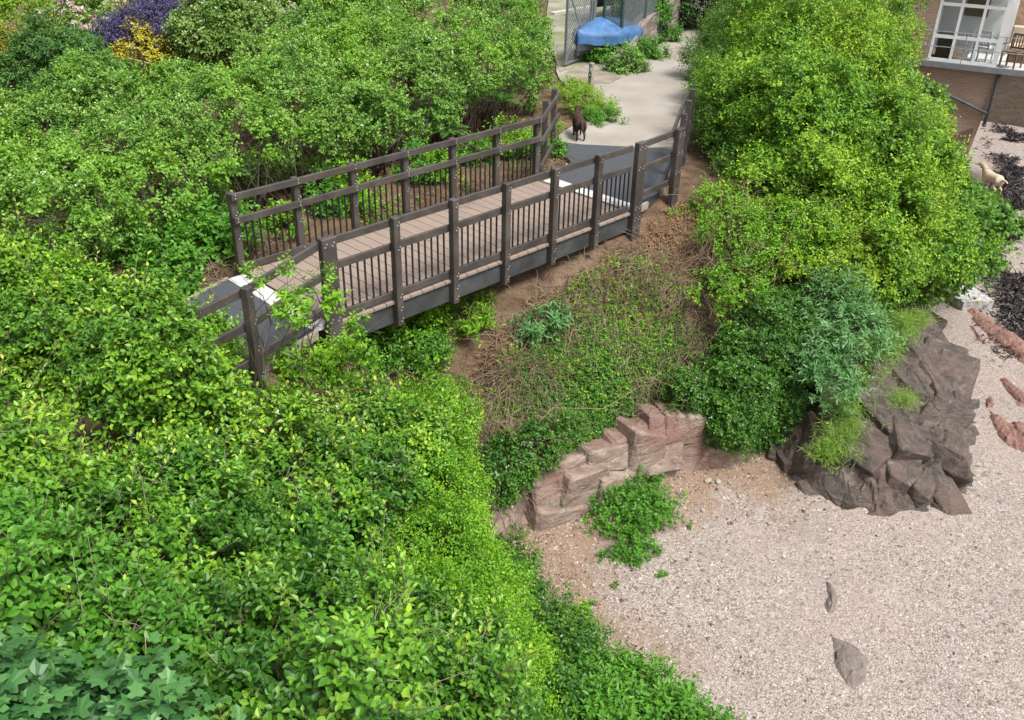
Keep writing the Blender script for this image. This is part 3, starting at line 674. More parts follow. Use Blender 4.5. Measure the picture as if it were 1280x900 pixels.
# ------------------------------------------------------------------ the hedge behind the bridge
def front(x): return 3.25+(x-.5)*.215
def hedge_back(x): return np.interp(x, [-6, -.4, 1.45, 2.6, 4.6, 6.6, 9.4], [9.4, 8.9, 8.2, 7.5, 8.5, 9.4, 10.6])
def hedge_blobs(x0, x1, rows, seed, dz=0.0, hollow=None):
    g = np.random.default_rng(seed); out = []; x = x0
    while x < x1:
        for r_ in rows:
            xx = x+g.normal()*.2; top = 1.30+.075*max(0, xx)+.05*r_+g.normal()*.13+dz; rr = .80+.22*g.random(); y = front(xx)+.62+r_*1.0+g.normal()*.14
            if y > hedge_back(xx)-.75: continue
            if r_ == 0:
                if hollow and hollow[0] < xx < hollow[1]: out.append((xx, y+.35, top-.34, .75, .62, .36)); continue
                out.append((xx, y, top-.47, rr, .66, .46)); out.append((xx+.5, y-.02, top-.80+.2*g.random(), .5, .45, .36)) if g.random() < .5 else None
            else: out.append((xx, y, top-rr*.9, rr*1.1, rr, rr))
        x += 1.08
    return out
def hedge_stems(x0, x1, n, seed):
    def f(t, P, Nn, mb):
        g = np.random.default_rng(seed)
        for _ in range(n):
            x = x0+(x1-x0)*g.random(); y = front(x)+.25+.9*g.random(); z = gz(x, y)-.05; h_ = .75+.6*g.random(); e = np.array([x+g.normal()*.3, y+g.normal()*.3-.1, z+h_]); m_ = np.array([x, y, z])*.5+e*.5+g.normal(size=3)*.09
            mb.tube([(x, y, z), m_, e], [.016+.014*g.random(), .012, .006], 5)
            for _ in range(4):
                s_ = m_+(e-m_)*g.random(); q = s_+g.normal(size=3)*(.28, .2, .25); mb.tube([s_, (s_+q)/2+g.normal(size=3)*.04, q], [.006, .005, .002], 3)
    return f
bkw = dict(k=6, L=.15, ll=.056, lw=.78, up=.4, jit=.55, pts=dict(cl=.14, per=17, rough=.17, deep=.3, inner=.15))
shrub('bramble_hedge', 'long sprawling green bramble hedge at the left edge, ending at the dark hollow', 'hedge', hedge_blobs(-6.2, -.9, range(0, 6), 1), 13000, 'bramble', seed=11, twigs=200, r0=.03, extra=both(flower_heads('whitefl', 'blossom', 300, .03, 6), hedge_stems(-5, -.2, 40, 1)), **bkw)
shrub('bramble_hedge', 'middle stretch of bramble hedge overhanging the dark hollow', 'hedge', hedge_blobs(-.5, 4.3, range(0, 6), 2, 0, (-1, 1.3)), 12500, 'bramble', seed=12, twigs=260, r0=.03, extra=both(flower_heads('whitefl', 'blossom', 80, .032, 6), hedge_stems(-.6, 4.6, 110, 2)), **bkw)
shrub('bramble_hedge', 'tall right-hand end of the bramble hedge beside the steel gate', 'hedge', hedge_blobs(4.7, 8.9, range(0, 7), 3, .12)+[(*un(px, py, z), r_) for px, py, z, r_ in ((640, 95, .7, .75), (655, 72, .7, .62), (640, 45, 1.0, .85), (630, 15, 1.1, .95), (610, 20, 1.1, 1.0), (645, 0, 1.1, .7), (664, 45, .7, .42))], 15000, 'bramble', seed=13, twigs=260, r0=.035, extra=both(flower_heads('whitefl', 'blossom', 330, .03, 6), hedge_stems(4.6, 9.2, 90, 3)), **bkw)

# ------------------------------------------------------------------ trees on the right
tkw = dict(k=7, L=.22, ll=.072, lw=.62, up=.5, jit=.5, shoots=(260, .5), pts=dict(cl=.24, per=24, rough=.36, deep=.6, inner=.14))
shrub('elm_tree', 'large yellow-green tree crown right of the bridge beside the far fence posts', 'tree', [(10.0, -.6, .75, 1.2), (11.5, .4, 1.2, 1.3), (11.0, -1.4, .3, 1.05), (9.2, -1.4, -.2, .95), (12.6, -.2, .7, 1.05), (10.1, -2.3, -.6, .9), (11.7, -1.8, -.4, .95), (8.5, -.7, -.35, .7), (8.3, -1.9, -.9, .75), (12.3, -1.4, .0, .85), (9.0, -2.6, -1.0, .7), (11.0, -2.9, -1.1, .7), (10.8, 1.0, .9, .8), (12.9, .9, 1.1, .9)], 13500, 'elm', seed=21, twigs=160, r0=.09, base=(10.6, -.6, -.3), extra=twigs_of(130, 61, .6, .008), **tkw)
shrub('elm_tree', 'pale green tree at the top edge lining the concrete path', 'tree', [(13.6, 1.5, 1.2, 1.4), (15.6, 2.7, 1.5, 1.5), (18.0, 4.0, 1.6, 1.6), (20.5, 5.6, 1.7, 1.6), (15.3, 1.3, 1.2, 1.15), (17.8, 2.8, 1.5, 1.3), (22.5, 5.4, 2.0, 1.2)], 12000, 'elm', seed=22, twigs=120, r0=.09, base=(16.5, 2.6, -.1), **tkw)
shrub('hawthorn_bush', 'dense green bush at the path edge right behind the far fence posts', 'bush', [(9.95, .95, .1, .65, .6, .8), (10.75, 1.6, .2, .6, .5, .85), (11.9, 2.45, .2, .7, .62, .9), (13.2, 3.3, .3, .75, .65, .95), (15.1, 4.7, .35, .85, .75, 1.0), (17.6, 6.0, .4, .85, .75, 1.0), (20.4, 7.6, .5, .8, .7, 1.0), (9.0, -.1, -.25, .55, .55, .65)], 6500, 'sycamore', seed=23, twigs=60, r0=.03, k=6, L=.2, ll=.06, lw=.6, pts=dict(cl=.18, per=16))
bough = [(*un(px, py, z), *r_) for px, py, z, r_ in ((1178, 285, -1.3, (.75, .65, .5)), (1212, 278, -1.35, (.62, .5, .32)), (1240, 288, -1.45, (.42, .34, .2)), (1195, 330, -1.9, (.55, .5, .3)), (1160, 330, -1.8, (.7, .6, .6)))]
shrub('sycamore_tree', 'bright green sycamore leaning out over the shingle with one long low bough', 'tree', [(13.0, -1.0, -.5, .85), (12.4, -1.8, -1.0, 1.0), (14.4, -.3, .1, .8)]+bough, 5200, 'sycamore', shape='palm', seed=24, twigs=80, r0=.08, base=(13.4, -1.0, -2.0), k=5, L=.26, ll=.10, lw=.95, pts=dict(cl=.22, per=14))
shrub('buddleia_bush', 'grey-green buddleia with long narrow leaves under the tree, above the dark rock', 'bush', [(*un(px, py, z), *r_) for px, py, z, r_ in ((1035, 375, -1.25, (.42, .42, .42)), (1062, 425, -1.55, (.42, .4, .42)), (1025, 450, -1.8, (.42, .4, .42)), (1048, 478, -1.95, (.3, .27, .28)))], 480, 'buddleia', shape='oval', seed=25, twigs=60, r0=.03, base=(8.4, -2.2, -2.6), k=8, L=.28, ll=.115, lw=.27, up=.7, droop=.3, pts=dict(cl=.22, per=10))
# ------------------------------------------------------------------ foreground thicket
def atd(px, py, dist):
    d = nrm(AX.T@np.array([(px-640)/FPX, (450-py)/FPX, 1.0])); return CAM+d*dist
fk = dict(shape='oval', k=8, L=.25, ll=.072, lw=.60, up=.55, jit=.55)
fp = dict(pts=dict(rough=.42, deep=.75, cl=.17, per=30, inner=.08), shoots=(170, .48), bark='twig')
shrub('blackthorn_bush', 'tall leafy bush at the left edge, in front of the near tarmac apron', 'bush', [(-4.1, -.7, -.1, .8), (-3.3, -1.0, -.25, .7), (-5.2, -.2, .2, .85), (-4.5, -1.7, .3, .75)], 2500, 'lightthorn', seed=31, twigs=120, base=(-4.1, -.9, -1.2), extra=both(twigs_of(120, 1, .6, .005), flower_heads('whitefl', 'blossom', 14, .035, 7)), **fp, **fk)
shrub('elder_bush', 'low yellow-green bush in front of the fence posts at the near end of the bridge', 'bush', [(-1.9, -1.6, -.75, .8, .75, .75), (-2.7, -1.5, -.65, .8, .7, .8), (-1.1, -1.5, -1.0, .65, .6, .65), (-.4, -1.25, -1.05, .6, .55, .6)], 2600, 'lightthorn', seed=32, twigs=100, base=(-1.8, -1.5, -1.6), extra=both(twigs_of(100, 2, .6, .005), flower_heads('whitefl', 'blossom', 16, .035, 7)), **fp, **fk)
shrub('blackthorn_bush', 'big dark-hollowed thicket bush filling the middle of the left foreground', 'bush', [(-3.2, -2.45, -.35, .70), (-2.0, -2.35, -.75, .72), (-3.9, -3.2, -.05, .75), (-2.7, -3.75, -.75, .75), (-1.3, -2.05, -1.0, .6)], 2900, 'thorn', seed=33, twigs=260, base=(-2.8, -2.9, -2.0), extra=twigs_of(220, 3, .6, .005), **fp, **fk)
shrub('blackthorn_bush', 'leafy thicket bush at the left edge just above the big maple leaves', 'bush', [(-4.9, -2.9, .5, .75), (-5.3, -1.9, .6, .8), (-4.4, -3.9, .3, .62)], 1900, 'weed', seed=34, twigs=120, base=(-4.9, -2.9, -.8), extra=twigs_of(120, 4, .6, .005), **fp, **fk)
shrub('blackthorn_bush', 'bush with pale yellowish shoot tips at the bottom edge, right of the maple leaves', 'bush', [(-3.6, -4.6, .0, .72), (-2.8, -4.8, -.6, .75), (-4.0, -5.35, .45, .6), (-2.2, -4.6, -1.1, .6)], 2100, 'thorn', seed=35, twigs=140, base=(-3.4, -4.7, -1.5), extra=twigs_of(120, 5, .6, .005), **fp, **fk)
shrub('ivy_understorey', 'ivy and bramble growth in the hollows of the left foreground thicket, leaves coloured dark as painted shade', 'undergrowth', [(-2.7, -2.9, -1.35, 1.1, 1.0, .5), (-3.9, -2.6, -.95, 1.0, .9, .6), (-3.4, -4.3, -1.05, 1.0, .9, .6), (-4.8, -1.6, -.35, .9, .9, .6), (-4.9, -3.4, -.3, .8, .8, .6), (-1.8, -1.8, -1.3, .9, .5, .5), (-3.2, -1.2, -.85, .9, .5, .5)], 6500, 'shade_ivy', seed=47, twigs=160, r0=.02, base=(-3.2, -2.9, -2.0), bark='twig', extra=twigs_of(320, 21, .7, .007), k=6, L=.18, ll=.062, lw=.72, pts=dict(rough=.3, deep=.4, cl=.16, per=16))  # filler inside the thicket; its darkened leaves paint the shade between the sprays
mp_ = [(-5.25, -5.2, 1.3, .45), (-4.95, -5.4, 1.0, .42), (-5.35, -4.75, 1.05, .42), (-4.8, -5.8, .95, .40), (-5.6, -5.4, 1.45, .42)]
shrub('maple_tree', 'young maple with broad lobed blue-green leaves in the bottom left corner', 'tree', mp_, 800, 'maple', shape='palm', seed=36, twigs=10, r0=.03, base=(-5.0, -5.2, -.6), k=5, L=.24, ll=.105, lw=1.0, up=.6, jit=.4, flat=1.0, pts=dict(rough=.2, deep=.5))
shrub('climber_curtain', 'curtain of small bright lime-green leaves hanging down the bank below the thicket', 'climber', [(-.35, -1.95, -1.75, .72, .72, .95), (-1.0, -2.9, -1.75, .8, .8, .95), (-.35, -2.75, -2.5, .62, .62, .9), (-1.6, -3.9, -1.7, .75, .75, 1.0), (-1.05, -3.8, -2.5, .7, .7, .9), (.25, -1.35, -1.35, .5, .5, .75), (.75, -1.05, -1.1, .42, .4, .45)], 13000, 'climber', seed=37, twigs=60, r0=.02, shape='kite', base=(-.6, -2.6, -2.9), k=6, L=.15, ll=.044, lw=.62, up=-.5, jit=.35, droop=.5, flat=.4, pts=dict(rough=.2, deep=.22, zlow=0, cl=.13, per=22, inner=.3))
shrub('bramble_bush', 'low dark green bramble spreading over the debris at the foot of the lime curtain', 'bush', [(.35, -2.7, -3.15, .65, .6, .42), (.1, -3.6, -3.25, .8, .7, .4), (-.9, -4.4, -2.9, .8, .7, .6), (.7, -2.2, -3.1, .4, .4, .35)], 3600, 'ivy', seed=38, twigs=50, r0=.015, shape='kite', k=6, L=.18, ll=.055, lw=.75, pts=dict(rough=.3, deep=.4, zlow=0))
shrub('nettle_clump', 'clump of pointed bright green nettles growing onto the shingle at the bottom edge', 'plant', [(-.2, -4.5, -3.2, .6, .5, .45), (.25, -5.0, -3.25, .55, .5, .42), (-.6, -4.9, -3.1, .6, .6, .5), (.55, -5.25, -3.36, .4, .35, .3)], 2000, 'weed', seed=39, twigs=40, r0=.01, shape='oval', k=8, L=.26, ll=.095, lw=.42, up=.9, jit=.35, pts=dict(rough=.3, deep=.5, zlow=0))
P_ = lambda px, py, z, *r_: (*un(px, py, z), *r_)
shrub('weedy_thicket', 'leafy growth swallowing the end of the near approach fence at the left edge', 'bush', [P_(60, 425, .15, .75, .7, .65), P_(-20, 390, .25, .8, .8, .7), P_(160, 468, .0, .62, .5, .52), P_(215, 470, -.1, .45, .4, .42), P_(265, 500, -.3, .5, .42, .45), P_(178, 428, .5, .40, .36, .42), P_(222, 462, .12, .36, .32, .36), P_(110, 400, .05, .42, .4, .42), P_(70, 432, .3, .4, .38, .4), P_(118, 438, .3, .34, .32, .34)], 4600, 'lightthorn', seed=40, twigs=90, r0=.025, extra=both(twigs_of(80, 7, .6, .005), flower_heads('whitefl', 'blossom', 25, .035, 7)), **fp, **fk)
shrub('hazel_bush', 'leafy bush hiding the cut end of the near approach fence rails', 'bush', [(-2.47, -.86, .95, .24, .22, .24), (-2.45, -.92, .60, .32, .26, .28), (-2.3, -1.0, .22, .36, .3, .34), (-2.75, -.95, .55, .34, .3, .4), (-1.95, -.95, .05, .26, .2, .24)], 560, 'lightthorn', seed=49, twigs=30, r0=.012, base=(-2.5, -1.05, -.3), shoots=(26, .3), pts=dict(rough=.3, deep=.5, cl=.12, per=12), **fk)
# saplings that stand up in front of the near fence
def sapling(label, tips, base, n, seed):
    shrub('sapling', label, 'sapling', [(*p, .095, .095, .12) for p in tips], n, 'climber', shape='oval', seed=seed, twigs=4, r0=.010, base=base, k=7, L=.12, ll=.060, lw=.5, up=1.0, jit=.3, tips=[(*p,) for p in tips], pts=dict(rough=.2, deep=.8, back=1, under=1))
sapling('thin sapling with two bright leafy tops in front of the left fence post', [atd(323, 352, 9.2), atd(358, 335, 9.25), atd(372, 380, 9.2)], (-1.75, -1.2, -.55), 40, 41)
sapling('thin sapling with bright leaves across the double post at the near bridge end', [atd(408, 347, 9.6), atd(378, 388, 9.4), atd(398, 372, 9.5)], (-1.2, -1.15, -.6), 34, 42)
sapling('small pale green sapling at the foot of the near fascia beam', [atd(440, 408, 10.4), atd(452, 425, 10.4)], (-.2, -.55, -.4), 30, 43)
sapling('spindly yellow-green sapling rising from the hedge at the far left', [atd(75, 330, 11.5), atd(68, 360, 11.4), atd(95, 345, 11.6)], (-3.4, .6, -.2), 80, 44)

# ------------------------------------------------------------------ plants on the bank
def clump(name, label, cat, x, y, r, n, mat, shape='oval', seed=0, h=None, group=None, **kw):
    z = max(gz(x, y), BZ); h = h or r*.8
    P, Nn = blob_points([(x, y, z+h*.35, r, r, h)], n, seed, .25, 1.6, .6, -.06, .1, .45, r*.3, 9, .3)
    A = spray_leaves(P, Nn, seed, **kw)
    V = leaf_arrays(*A[:4], A[3]*A[5], shape)
    o = link_mesh(name, arr_mesh(name, V[0]-np.array([x, y, z]), V[1], V[2], {'tint': np.repeat(A[4], V[3])}), None, [LM[mat]]); o.location = (x, y, z)
    return tag(o, label, cat, group)
def onpx(px, py, z0=0):
    """where the ray of a picture position first meets the ground"""
    d = AX.T@np.array([(px-640)/FPX, (450-py)/FPX, 1.0]); t = np.linspace(6, 60, 2700); Q = CAM+t[:, None]*d
    k = np.argmax(Q[:, 2] < np.maximum(H(Q[:, :2]), BZ)); return Q[k, 0], Q[k, 1]
x, y = onpx(670, 420, -1.1); clump('buddleia_seedling', 'pale blue-green tuft of long leaves on the bare bank below the bridge', 'plant', x, y, .30, 90, 'buddleia', seed=51, h=.32, k=9, L=.22, ll=.13, lw=.26, up=.9, droop=.35)
x, y = onpx(602, 415, -.8); clump('fern_tuft', 'small bright fern tuft close under the fascia beam', 'plant', x, y, .22, 60, 'climber', seed=52, h=.2, k=8, L=.2, ll=.10, lw=.28, up=.6)
x, y = onpx(505, 425, -.7); clump('bank_bush', 'light green bush under the near half of the fascia beam', 'bush', x, y, .42, 420, 'climber', seed=53, h=.42, k=7, L=.2, ll=.06, lw=.6)
for i, (px, py, r_, n_, lb) in enumerate([(470, 465, .36, 330, 'below the sapling'), (425, 480, .3, 260, 'nearest the double post'), (530, 455, .34, 300, 'at the top of the lime curtain'), (385, 475, .28, 220, 'left of the double post')]):
    x, y = onpx(px, py); clump('bank_weed', 'light green leafy weed on the bare bank, '+lb, 'plant', x, y, r_, n_, 'climber' if i % 2 else 'thorn', seed=160+i, h=.3, group='weeds on the near bank', k=7, L=.2, ll=.06, lw=.6)
x, y = onpx(548, 405, -.7); clump('weed_tuft', 'yellow-green weeds beside the dark gap below the bridge', 'plant', x, y, .25, 160, 'climber', seed=54, h=.3, k=7, L=.2, ll=.055, lw=.5)
x, y = onpx(590, 385, -.7); clump('dry_grass_tuft', 'dry yellowish grass tuft under the middle of the bridge', 'grass tuft', x, y, .26, 200, 'grass', seed=55, h=.26, k=6, L=.22, ll=.17, lw=.06, up=1.0)
x, y = onpx(785, 640, -3.3); clump('weed_patch', 'flat patch of vivid green weeds at the foot of the sandstone face', 'plant', x+.05, y, .62, 900, 'weed', shape='kite', seed=56, h=.22, k=6, L=.14, ll=.06, lw=.75, up=.8)
x, y = onpx(790, 688, -3.35); clump('weed_patch', 'small lower patch of vivid green weeds reaching onto the shingle', 'plant', x, y, .3, 240, 'weed', shape='kite', seed=57, h=.14, k=6, L=.12, ll=.055, lw=.75, up=.8)
x, y = onpx(722, 775, -3.3); clump('weed_tuft', 'small yellow-green weed on brown debris near the nettles', 'plant', x, y, .16, 60, 'climber', shape='kite', seed=58, h=.14, k=6, L=.1, ll=.055, lw=.7)
x, y = onpx(680, 590, -2.9); clump('grass_tuft', 'blue-green grass tuft sprouting from a crack in the sandstone', 'grass tuft', x-.1, y-.1, .2, 120, 'buddleia', seed=59, h=.3, k=5, L=.2, ll=.2, lw=.06, up=1.0)
x, y = onpx(262, 318, 0); clump('nettle_clump', 'dark green nettles between the hollow in the hedge and the near apron', 'plant', x, y, .55, 420, 'weed', seed=60, h=.5, k=8, L=.24, ll=.10, lw=.55, up=.8)
x, y = onpx(215, 350, 0); clump('nettle_clump', 'lower nettle growth at the timber edge of the near apron', 'plant', x, y, .36, 200, 'weed', seed=61, h=.32, k=8, L=.22, ll=.09, lw=.55, up=.8)
x, y = onpx(120, 330, 0.1); clump('weed_tuft', 'pale mixed weeds at the far left above the apron', 'plant', x, y, .6, 420, 'bramble', seed=62, h=.5, k=7, L=.24, ll=.08, lw=.6, up=.8)
for i, (px, py, r_, s) in enumerate([(352, 285, .22, 'near the first post'), (410, 262, .25, 'near the second post'), (440, 255, .35, 'below the fern'), (520, 225, .35, 'in the middle'), (545, 222, .30, 'right of the middle'), (595, 205, .28, 'near the fifth post'), (640, 195, .38, 'near the last post')]):
    x, y = onpx(px, py, -.1); clump('verge_weed', 'leafy green weed behind the far parapet, '+s, 'plant', x, max(y, 2.45), r_, int(700*r_), 'weed' if i % 2 else 'climber', seed=70+i, h=r_*1.1, group='weeds behind the far parapet', k=7, L=.2, ll=.07, lw=.6, up=.8)
x, y = onpx(735, 145, 0); clump('verge_grass', 'bright tuft of grass and weeds at the path edge behind the brown dog', 'grass tuft', x, y, .52, 420, 'lime', seed=81, h=.30, k=7, L=.2, ll=.10, lw=.25, up=1.0)
x, y = onpx(752, 158, 0); clump('verge_grass', 'lower grass tuft at the path edge right of the brown dog', 'grass tuft', x, y, .33, 200, 'weed', seed=82, h=.2, k=7, L=.2, ll=.10, lw=.25, up=1.0)
x, y = onpx(712, 122, 0); clump('verge_grass', 'low grass strip at the left path edge between hedge and marker post', 'grass tuft', x, y, .4, 260, 'lime', seed=84, h=.2, k=7, L=.18, ll=.10, lw=.25, up=1.0)
x, y = onpx(690, 195, 0); clump('verge_weed', 'green weed between the far parapet and the tarmac', 'plant', x, y, .22, 140, 'weed', seed=83, h=.2, k=7, L=.16, ll=.06, lw=.6)
# ivy that drapes over the top of the sandstone
dr = [(1.7, -1.35, -2.35, .32, .3, .38), (2.1, -1.42, -2.25, .32, .26, .3), (1.4, -1.3, -2.5, .25, .25, .4), (4.85, -2.05, -2.1, .28, .26, .32), (2.7, -1.6, -2.1, .22, .2, .16)]
shrub('ivy_mat', 'ragged dark ivy draped over the top edge of the sandstone face', 'climber', dr, 1300, 'ivy', seed=48, twigs=80, r0=.012, bark='dead', base=(2.3, -1.3, -2.0), extra=twigs_of(60, 23, .45, .005, 'dead'), k=6, L=.15, ll=.055, lw=.75, up=-.2, droop=.5, pts=dict(rough=.35, deep=.5, zlow=-.4, cl=.13, per=18))
for i, (px, py, r_) in enumerate([(826, 722, .06), (748, 702, .09), (735, 760, .07), (858, 660, .05), (812, 610, .07), (770, 735, .05)]):
    x, y = onpx(px, py); clump('shingle_sprig', 'tiny green sprig growing out of the shingle near the weed patch', 'plant', x, y, r_, int(260*r_), 'weed', shape='kite', seed=190+i, h=r_*.8, group='sprigs in the shingle', k=6, L=.08, ll=.045, lw=.6, up=.8)
# fern fronds in the hollow of the hedge
def fern(label, px, py, z, dist_r, n, seed, L=.6):
    g = np.random.default_rng(seed); c = un(px, py, z); Bs, Ds, Us, Ls = [], [], [], []
    for i in range(n):
        th = g.random()*6.28; el = .5+.5*g.random(); d0 = np.array([math.cos(th)*math.cos(el), math.sin(th)*math.cos(el), math.sin(el)]); l = L*(.6+.5*g.random())
        for j in range(16):
            t = (j+1)/17; p = c+d0*l*t+np.array([0, 0, -.55*l*t*t]); tan = nrm(d0+np.array([0, 0, -1.1*t])); sd = nrm(np.cross(tan, [0, 0, 1.0])); wl = l*.24*math.sin(math.pi*(.12+.85*t))
            for s in (-1, 1): Bs.append(p); Ds.append(sd*s+tan*.35); Us.append(np.cross(sd, tan)*1.0+np.array([0, 0, .5])); Ls.append(wl)
    B, D, U, L_ = map(np.array, (Bs, Ds, Us, Ls)); V = leaf_arrays(B, D, U, L_, np.full(len(L_), .035), 'kite')
    o = link_mesh('fern', arr_mesh('fern', V[0]-c, V[1], V[2], {'tint': np.repeat(g.random(len(B)), V[3])}), None, [LM['fern']]); o.location = c
    tag(o, label, 'fern')
fern('fern with long arching fronds at the edge of the hollow in the hedge', 283, 222, .55, 0, 12, 1, .75)
fern('fern hanging out of the hedge above the middle of the far parapet', 575, 130, .7, 0, 12, 2, .7)
fern('fern low in the hedge behind the fifth post of the far parapet', 562, 165, .45, 0, 10, 3, .6)
fern('fern in the shade of the hedge close to the end of the far parapet', 625, 128, .6, 0, 10, 4, .6)

# ------------------------------------------------------------------ ground cover nobody could count
def scatter(n, seed, cx, cy, rx, ry, thr=0, freq=1.6, dmin=None):
    g = np.random.default_rng(seed); P = np.column_stack([cx+(g.random(n)*2-1)*rx, cy+(g.random(n)*2-1)*ry])
    e = ((P[:, 0]-cx)/rx)**2+((P[:, 1]-cy)/ry)**2; k = (e < 1)&(fbm(np.column_stack([P*freq, np.zeros(n)]), seed, 3) > thr); P = P[k]
    z = H(P); ex = .03
    nx = (H(P+[ex, 0])-z)/ex; ny = (H(P+[0, ex])-z)/ex
    Nn = nrm(np.column_stack([-nx, -ny, np.ones(len(P))])); o = z > BZ-.02
    o &= paved(P) < -.03
    o &= ~((P[:, 1] > -.12) & (P[:, 1] < 2.2) & (P[:, 0] > -.3) & (P[:, 0] < 6.2))
    return np.column_stack([P, z])[o], Nn[o]
def cover(name, label, sets, mat, shape, **kw):
    Ps, Ns = zip(*sets); P = np.concatenate(Ps); Nn = np.concatenate(Ns)
    A = spray_leaves(P, Nn, 5, **kw); o = foliage_mesh(name, *A, shape, LM[mat]); return tag(o, label, 'ground cover', kind='stuff')
cover('ivy_cover', 'dark green ivy spreading over the bank between the bridge and the sandstone face',
      [scatter(11500, 1, 3.2, -1.2, 2.0, .72, -.32), scatter(3200, 2, 1.7, -1.05, .9, .5, -.1), scatter(2600, 3, 5.0, -1.7, 1.1, .6, -.25), scatter(2600, 4, 4.3, -.75, 1.5, .55, .05)], 'ivy', 'kite', k=6, L=.13, ll=.05, lw=.75, up=.2, droop=.4)
cover('weed_cover', 'scattered light green weeds on the soil around the bridge ends',
      [scatter(900, 6, 6.6, -.9, 1.5, .8, .12), scatter(700, 7, 5.4, -.75, .8, .5, .15), scatter(2600, 8, 1.0, -.8, 1.5, .55, -.3), scatter(1800, 22, 4.6, -.9, 1.4, .7, -.05), scatter(1200, 19, 3.6, -.9, 2.0, .7, .22), scatter(500, 9, 2.6, -.6, 1.5, .3, .3), scatter(700, 10, -1.2, -.95, 1.0, .35, .1), scatter(1500, 14, 3.0, 2.75, 4.2, .5, .22), scatter(900, 15, -1.4, 2.9, 1.2, .9, .0), scatter(700, 16, 8.4, 3.9, 1.6, .6, .15)], 'climber', 'kite', k=6, L=.14, ll=.05, lw=.65, up=.7)
cover('withered_cover', 'withered brown leaves and litter on the bank',
      [scatter(2600, 11, 3.6, -.9, 2.8, .9, .0), scatter(1600, 12, 3.0, 2.8, 4.4, .5, -.1), scatter(900, 13, .2, -.9, 1.6, .6, 0), scatter(2500, 20, 3.9, -.4, 2.6, .4, -.5), scatter(1500, 21, 6.6, -.6, 1.0, .6, -.5), scatter(1500, 18, 1.3, -.7, 1.1, .6, -.2), scatter(800, 17, 7.0, -1.0, 1.4, .9, -.1)], 'brownleaf', 'kite', k=4, L=.1, ll=.045, lw=.5, up=.1)
def dead_stems(name, label, sets, L, r, seed, mat='dead', lift=.12, down=.25):
    g = np.random.default_rng(seed); mb = MB()
    for P, Nn in sets:
        for p, n in zip(P, Nn):
            d = nrm(g.normal(size=3)*(1, 1, .35)+np.array([0, -.35, -.1])); d = nrm(d-n*(d@n)*.8+n*.1); l = L*(.4+g.random())
            q = [p+n*.02]; 
            for j in range(3): q.append(q[-1]+d*l/3+n*lift*l*(.6-.5*j)+g.normal(size=3)*.09*l+np.array([0, 0, -down*l*.2*j]))
            mb.tube(q, [r, r*.9, r*.7, r*.3], 3, 0, False)
    return tag(mb.build(name, M[mat], None, True), label, 'dead stems', kind='stuff')
dead_stems('dead_bramble_stems', 'tangled dead brown stalks over the bank and behind the far parapet',
           [scatter(1700, 31, 3.8, -.75, 2.6, .8, .0), scatter(1500, 36, 1.2, -.75, 1.2, .6, -.25), scatter(1200, 37, 5.2, -1.3, .9, .8, -.3), scatter(1200, 38, 1.7, -.75, 1.0, .55, -.2), scatter(1500, 39, 3.8, -.45, 2.4, .35, -.3), scatter(1500, 32, 3.0, 2.85, 4.6, .5, -.1), scatter(1100, 33, -.4, 2.9, 1.3, .9, -.1), scatter(1500, 34, .4, -.9, 1.5, .6, -.25), scatter(1300, 35, 6.4, -1.5, 1.1, .9, -.2)], .55, .0055, 3)
# ------------------------------------------------------------------ bush and tangle against the cliff on the right
shrub('ivy_clump', 'dark glossy ivy hanging down the cliff to the shingle, left of the dark rock', 'climber', [(*un(915, 505, -2.5), .55, .45, .55), (6.1, -2.35, -2.35, .85, .6, .95), (6.9, -2.3, -1.8, .85, .6, .8), (5.65, -2.25, -2.75, .5, .5, .7), (6.45, -2.6, -2.65, .5, .38, .45), (7.4, -2.4, -2.2, .6, .5, .7)], 6500, 'ivy', seed=91, twigs=40, r0=.02, base=(6.4, -2.2, -3.3), k=6, L=.16, ll=.055, lw=.75, up=.0, droop=.4, pts=dict(rough=.32, deep=.5, zlow=-.3, cl=.2, per=20, inner=.15))
shrub('bramble_tangle', 'half-dead bramble tangle with bare grey canes beside the far end of the fascia beam', 'bush', [(7.2, -1.3, -.55, .7, .6, .55), (6.6, -1.6, -1.05, .65, .5, .5), (7.9, -1.7, -.6, .7, .6, .6), (7.6, -.6, -.25, .5, .4, .4)], 1500, 'climber', seed=92, twigs=260, r0=.02, bark='dead', base=(7.1, -1.4, -1.2), k=6, L=.18, ll=.058, lw=.65, extra=twigs_of(220, 9, .9, .007, 'dead'), pts=dict(rough=.3, deep=.6))

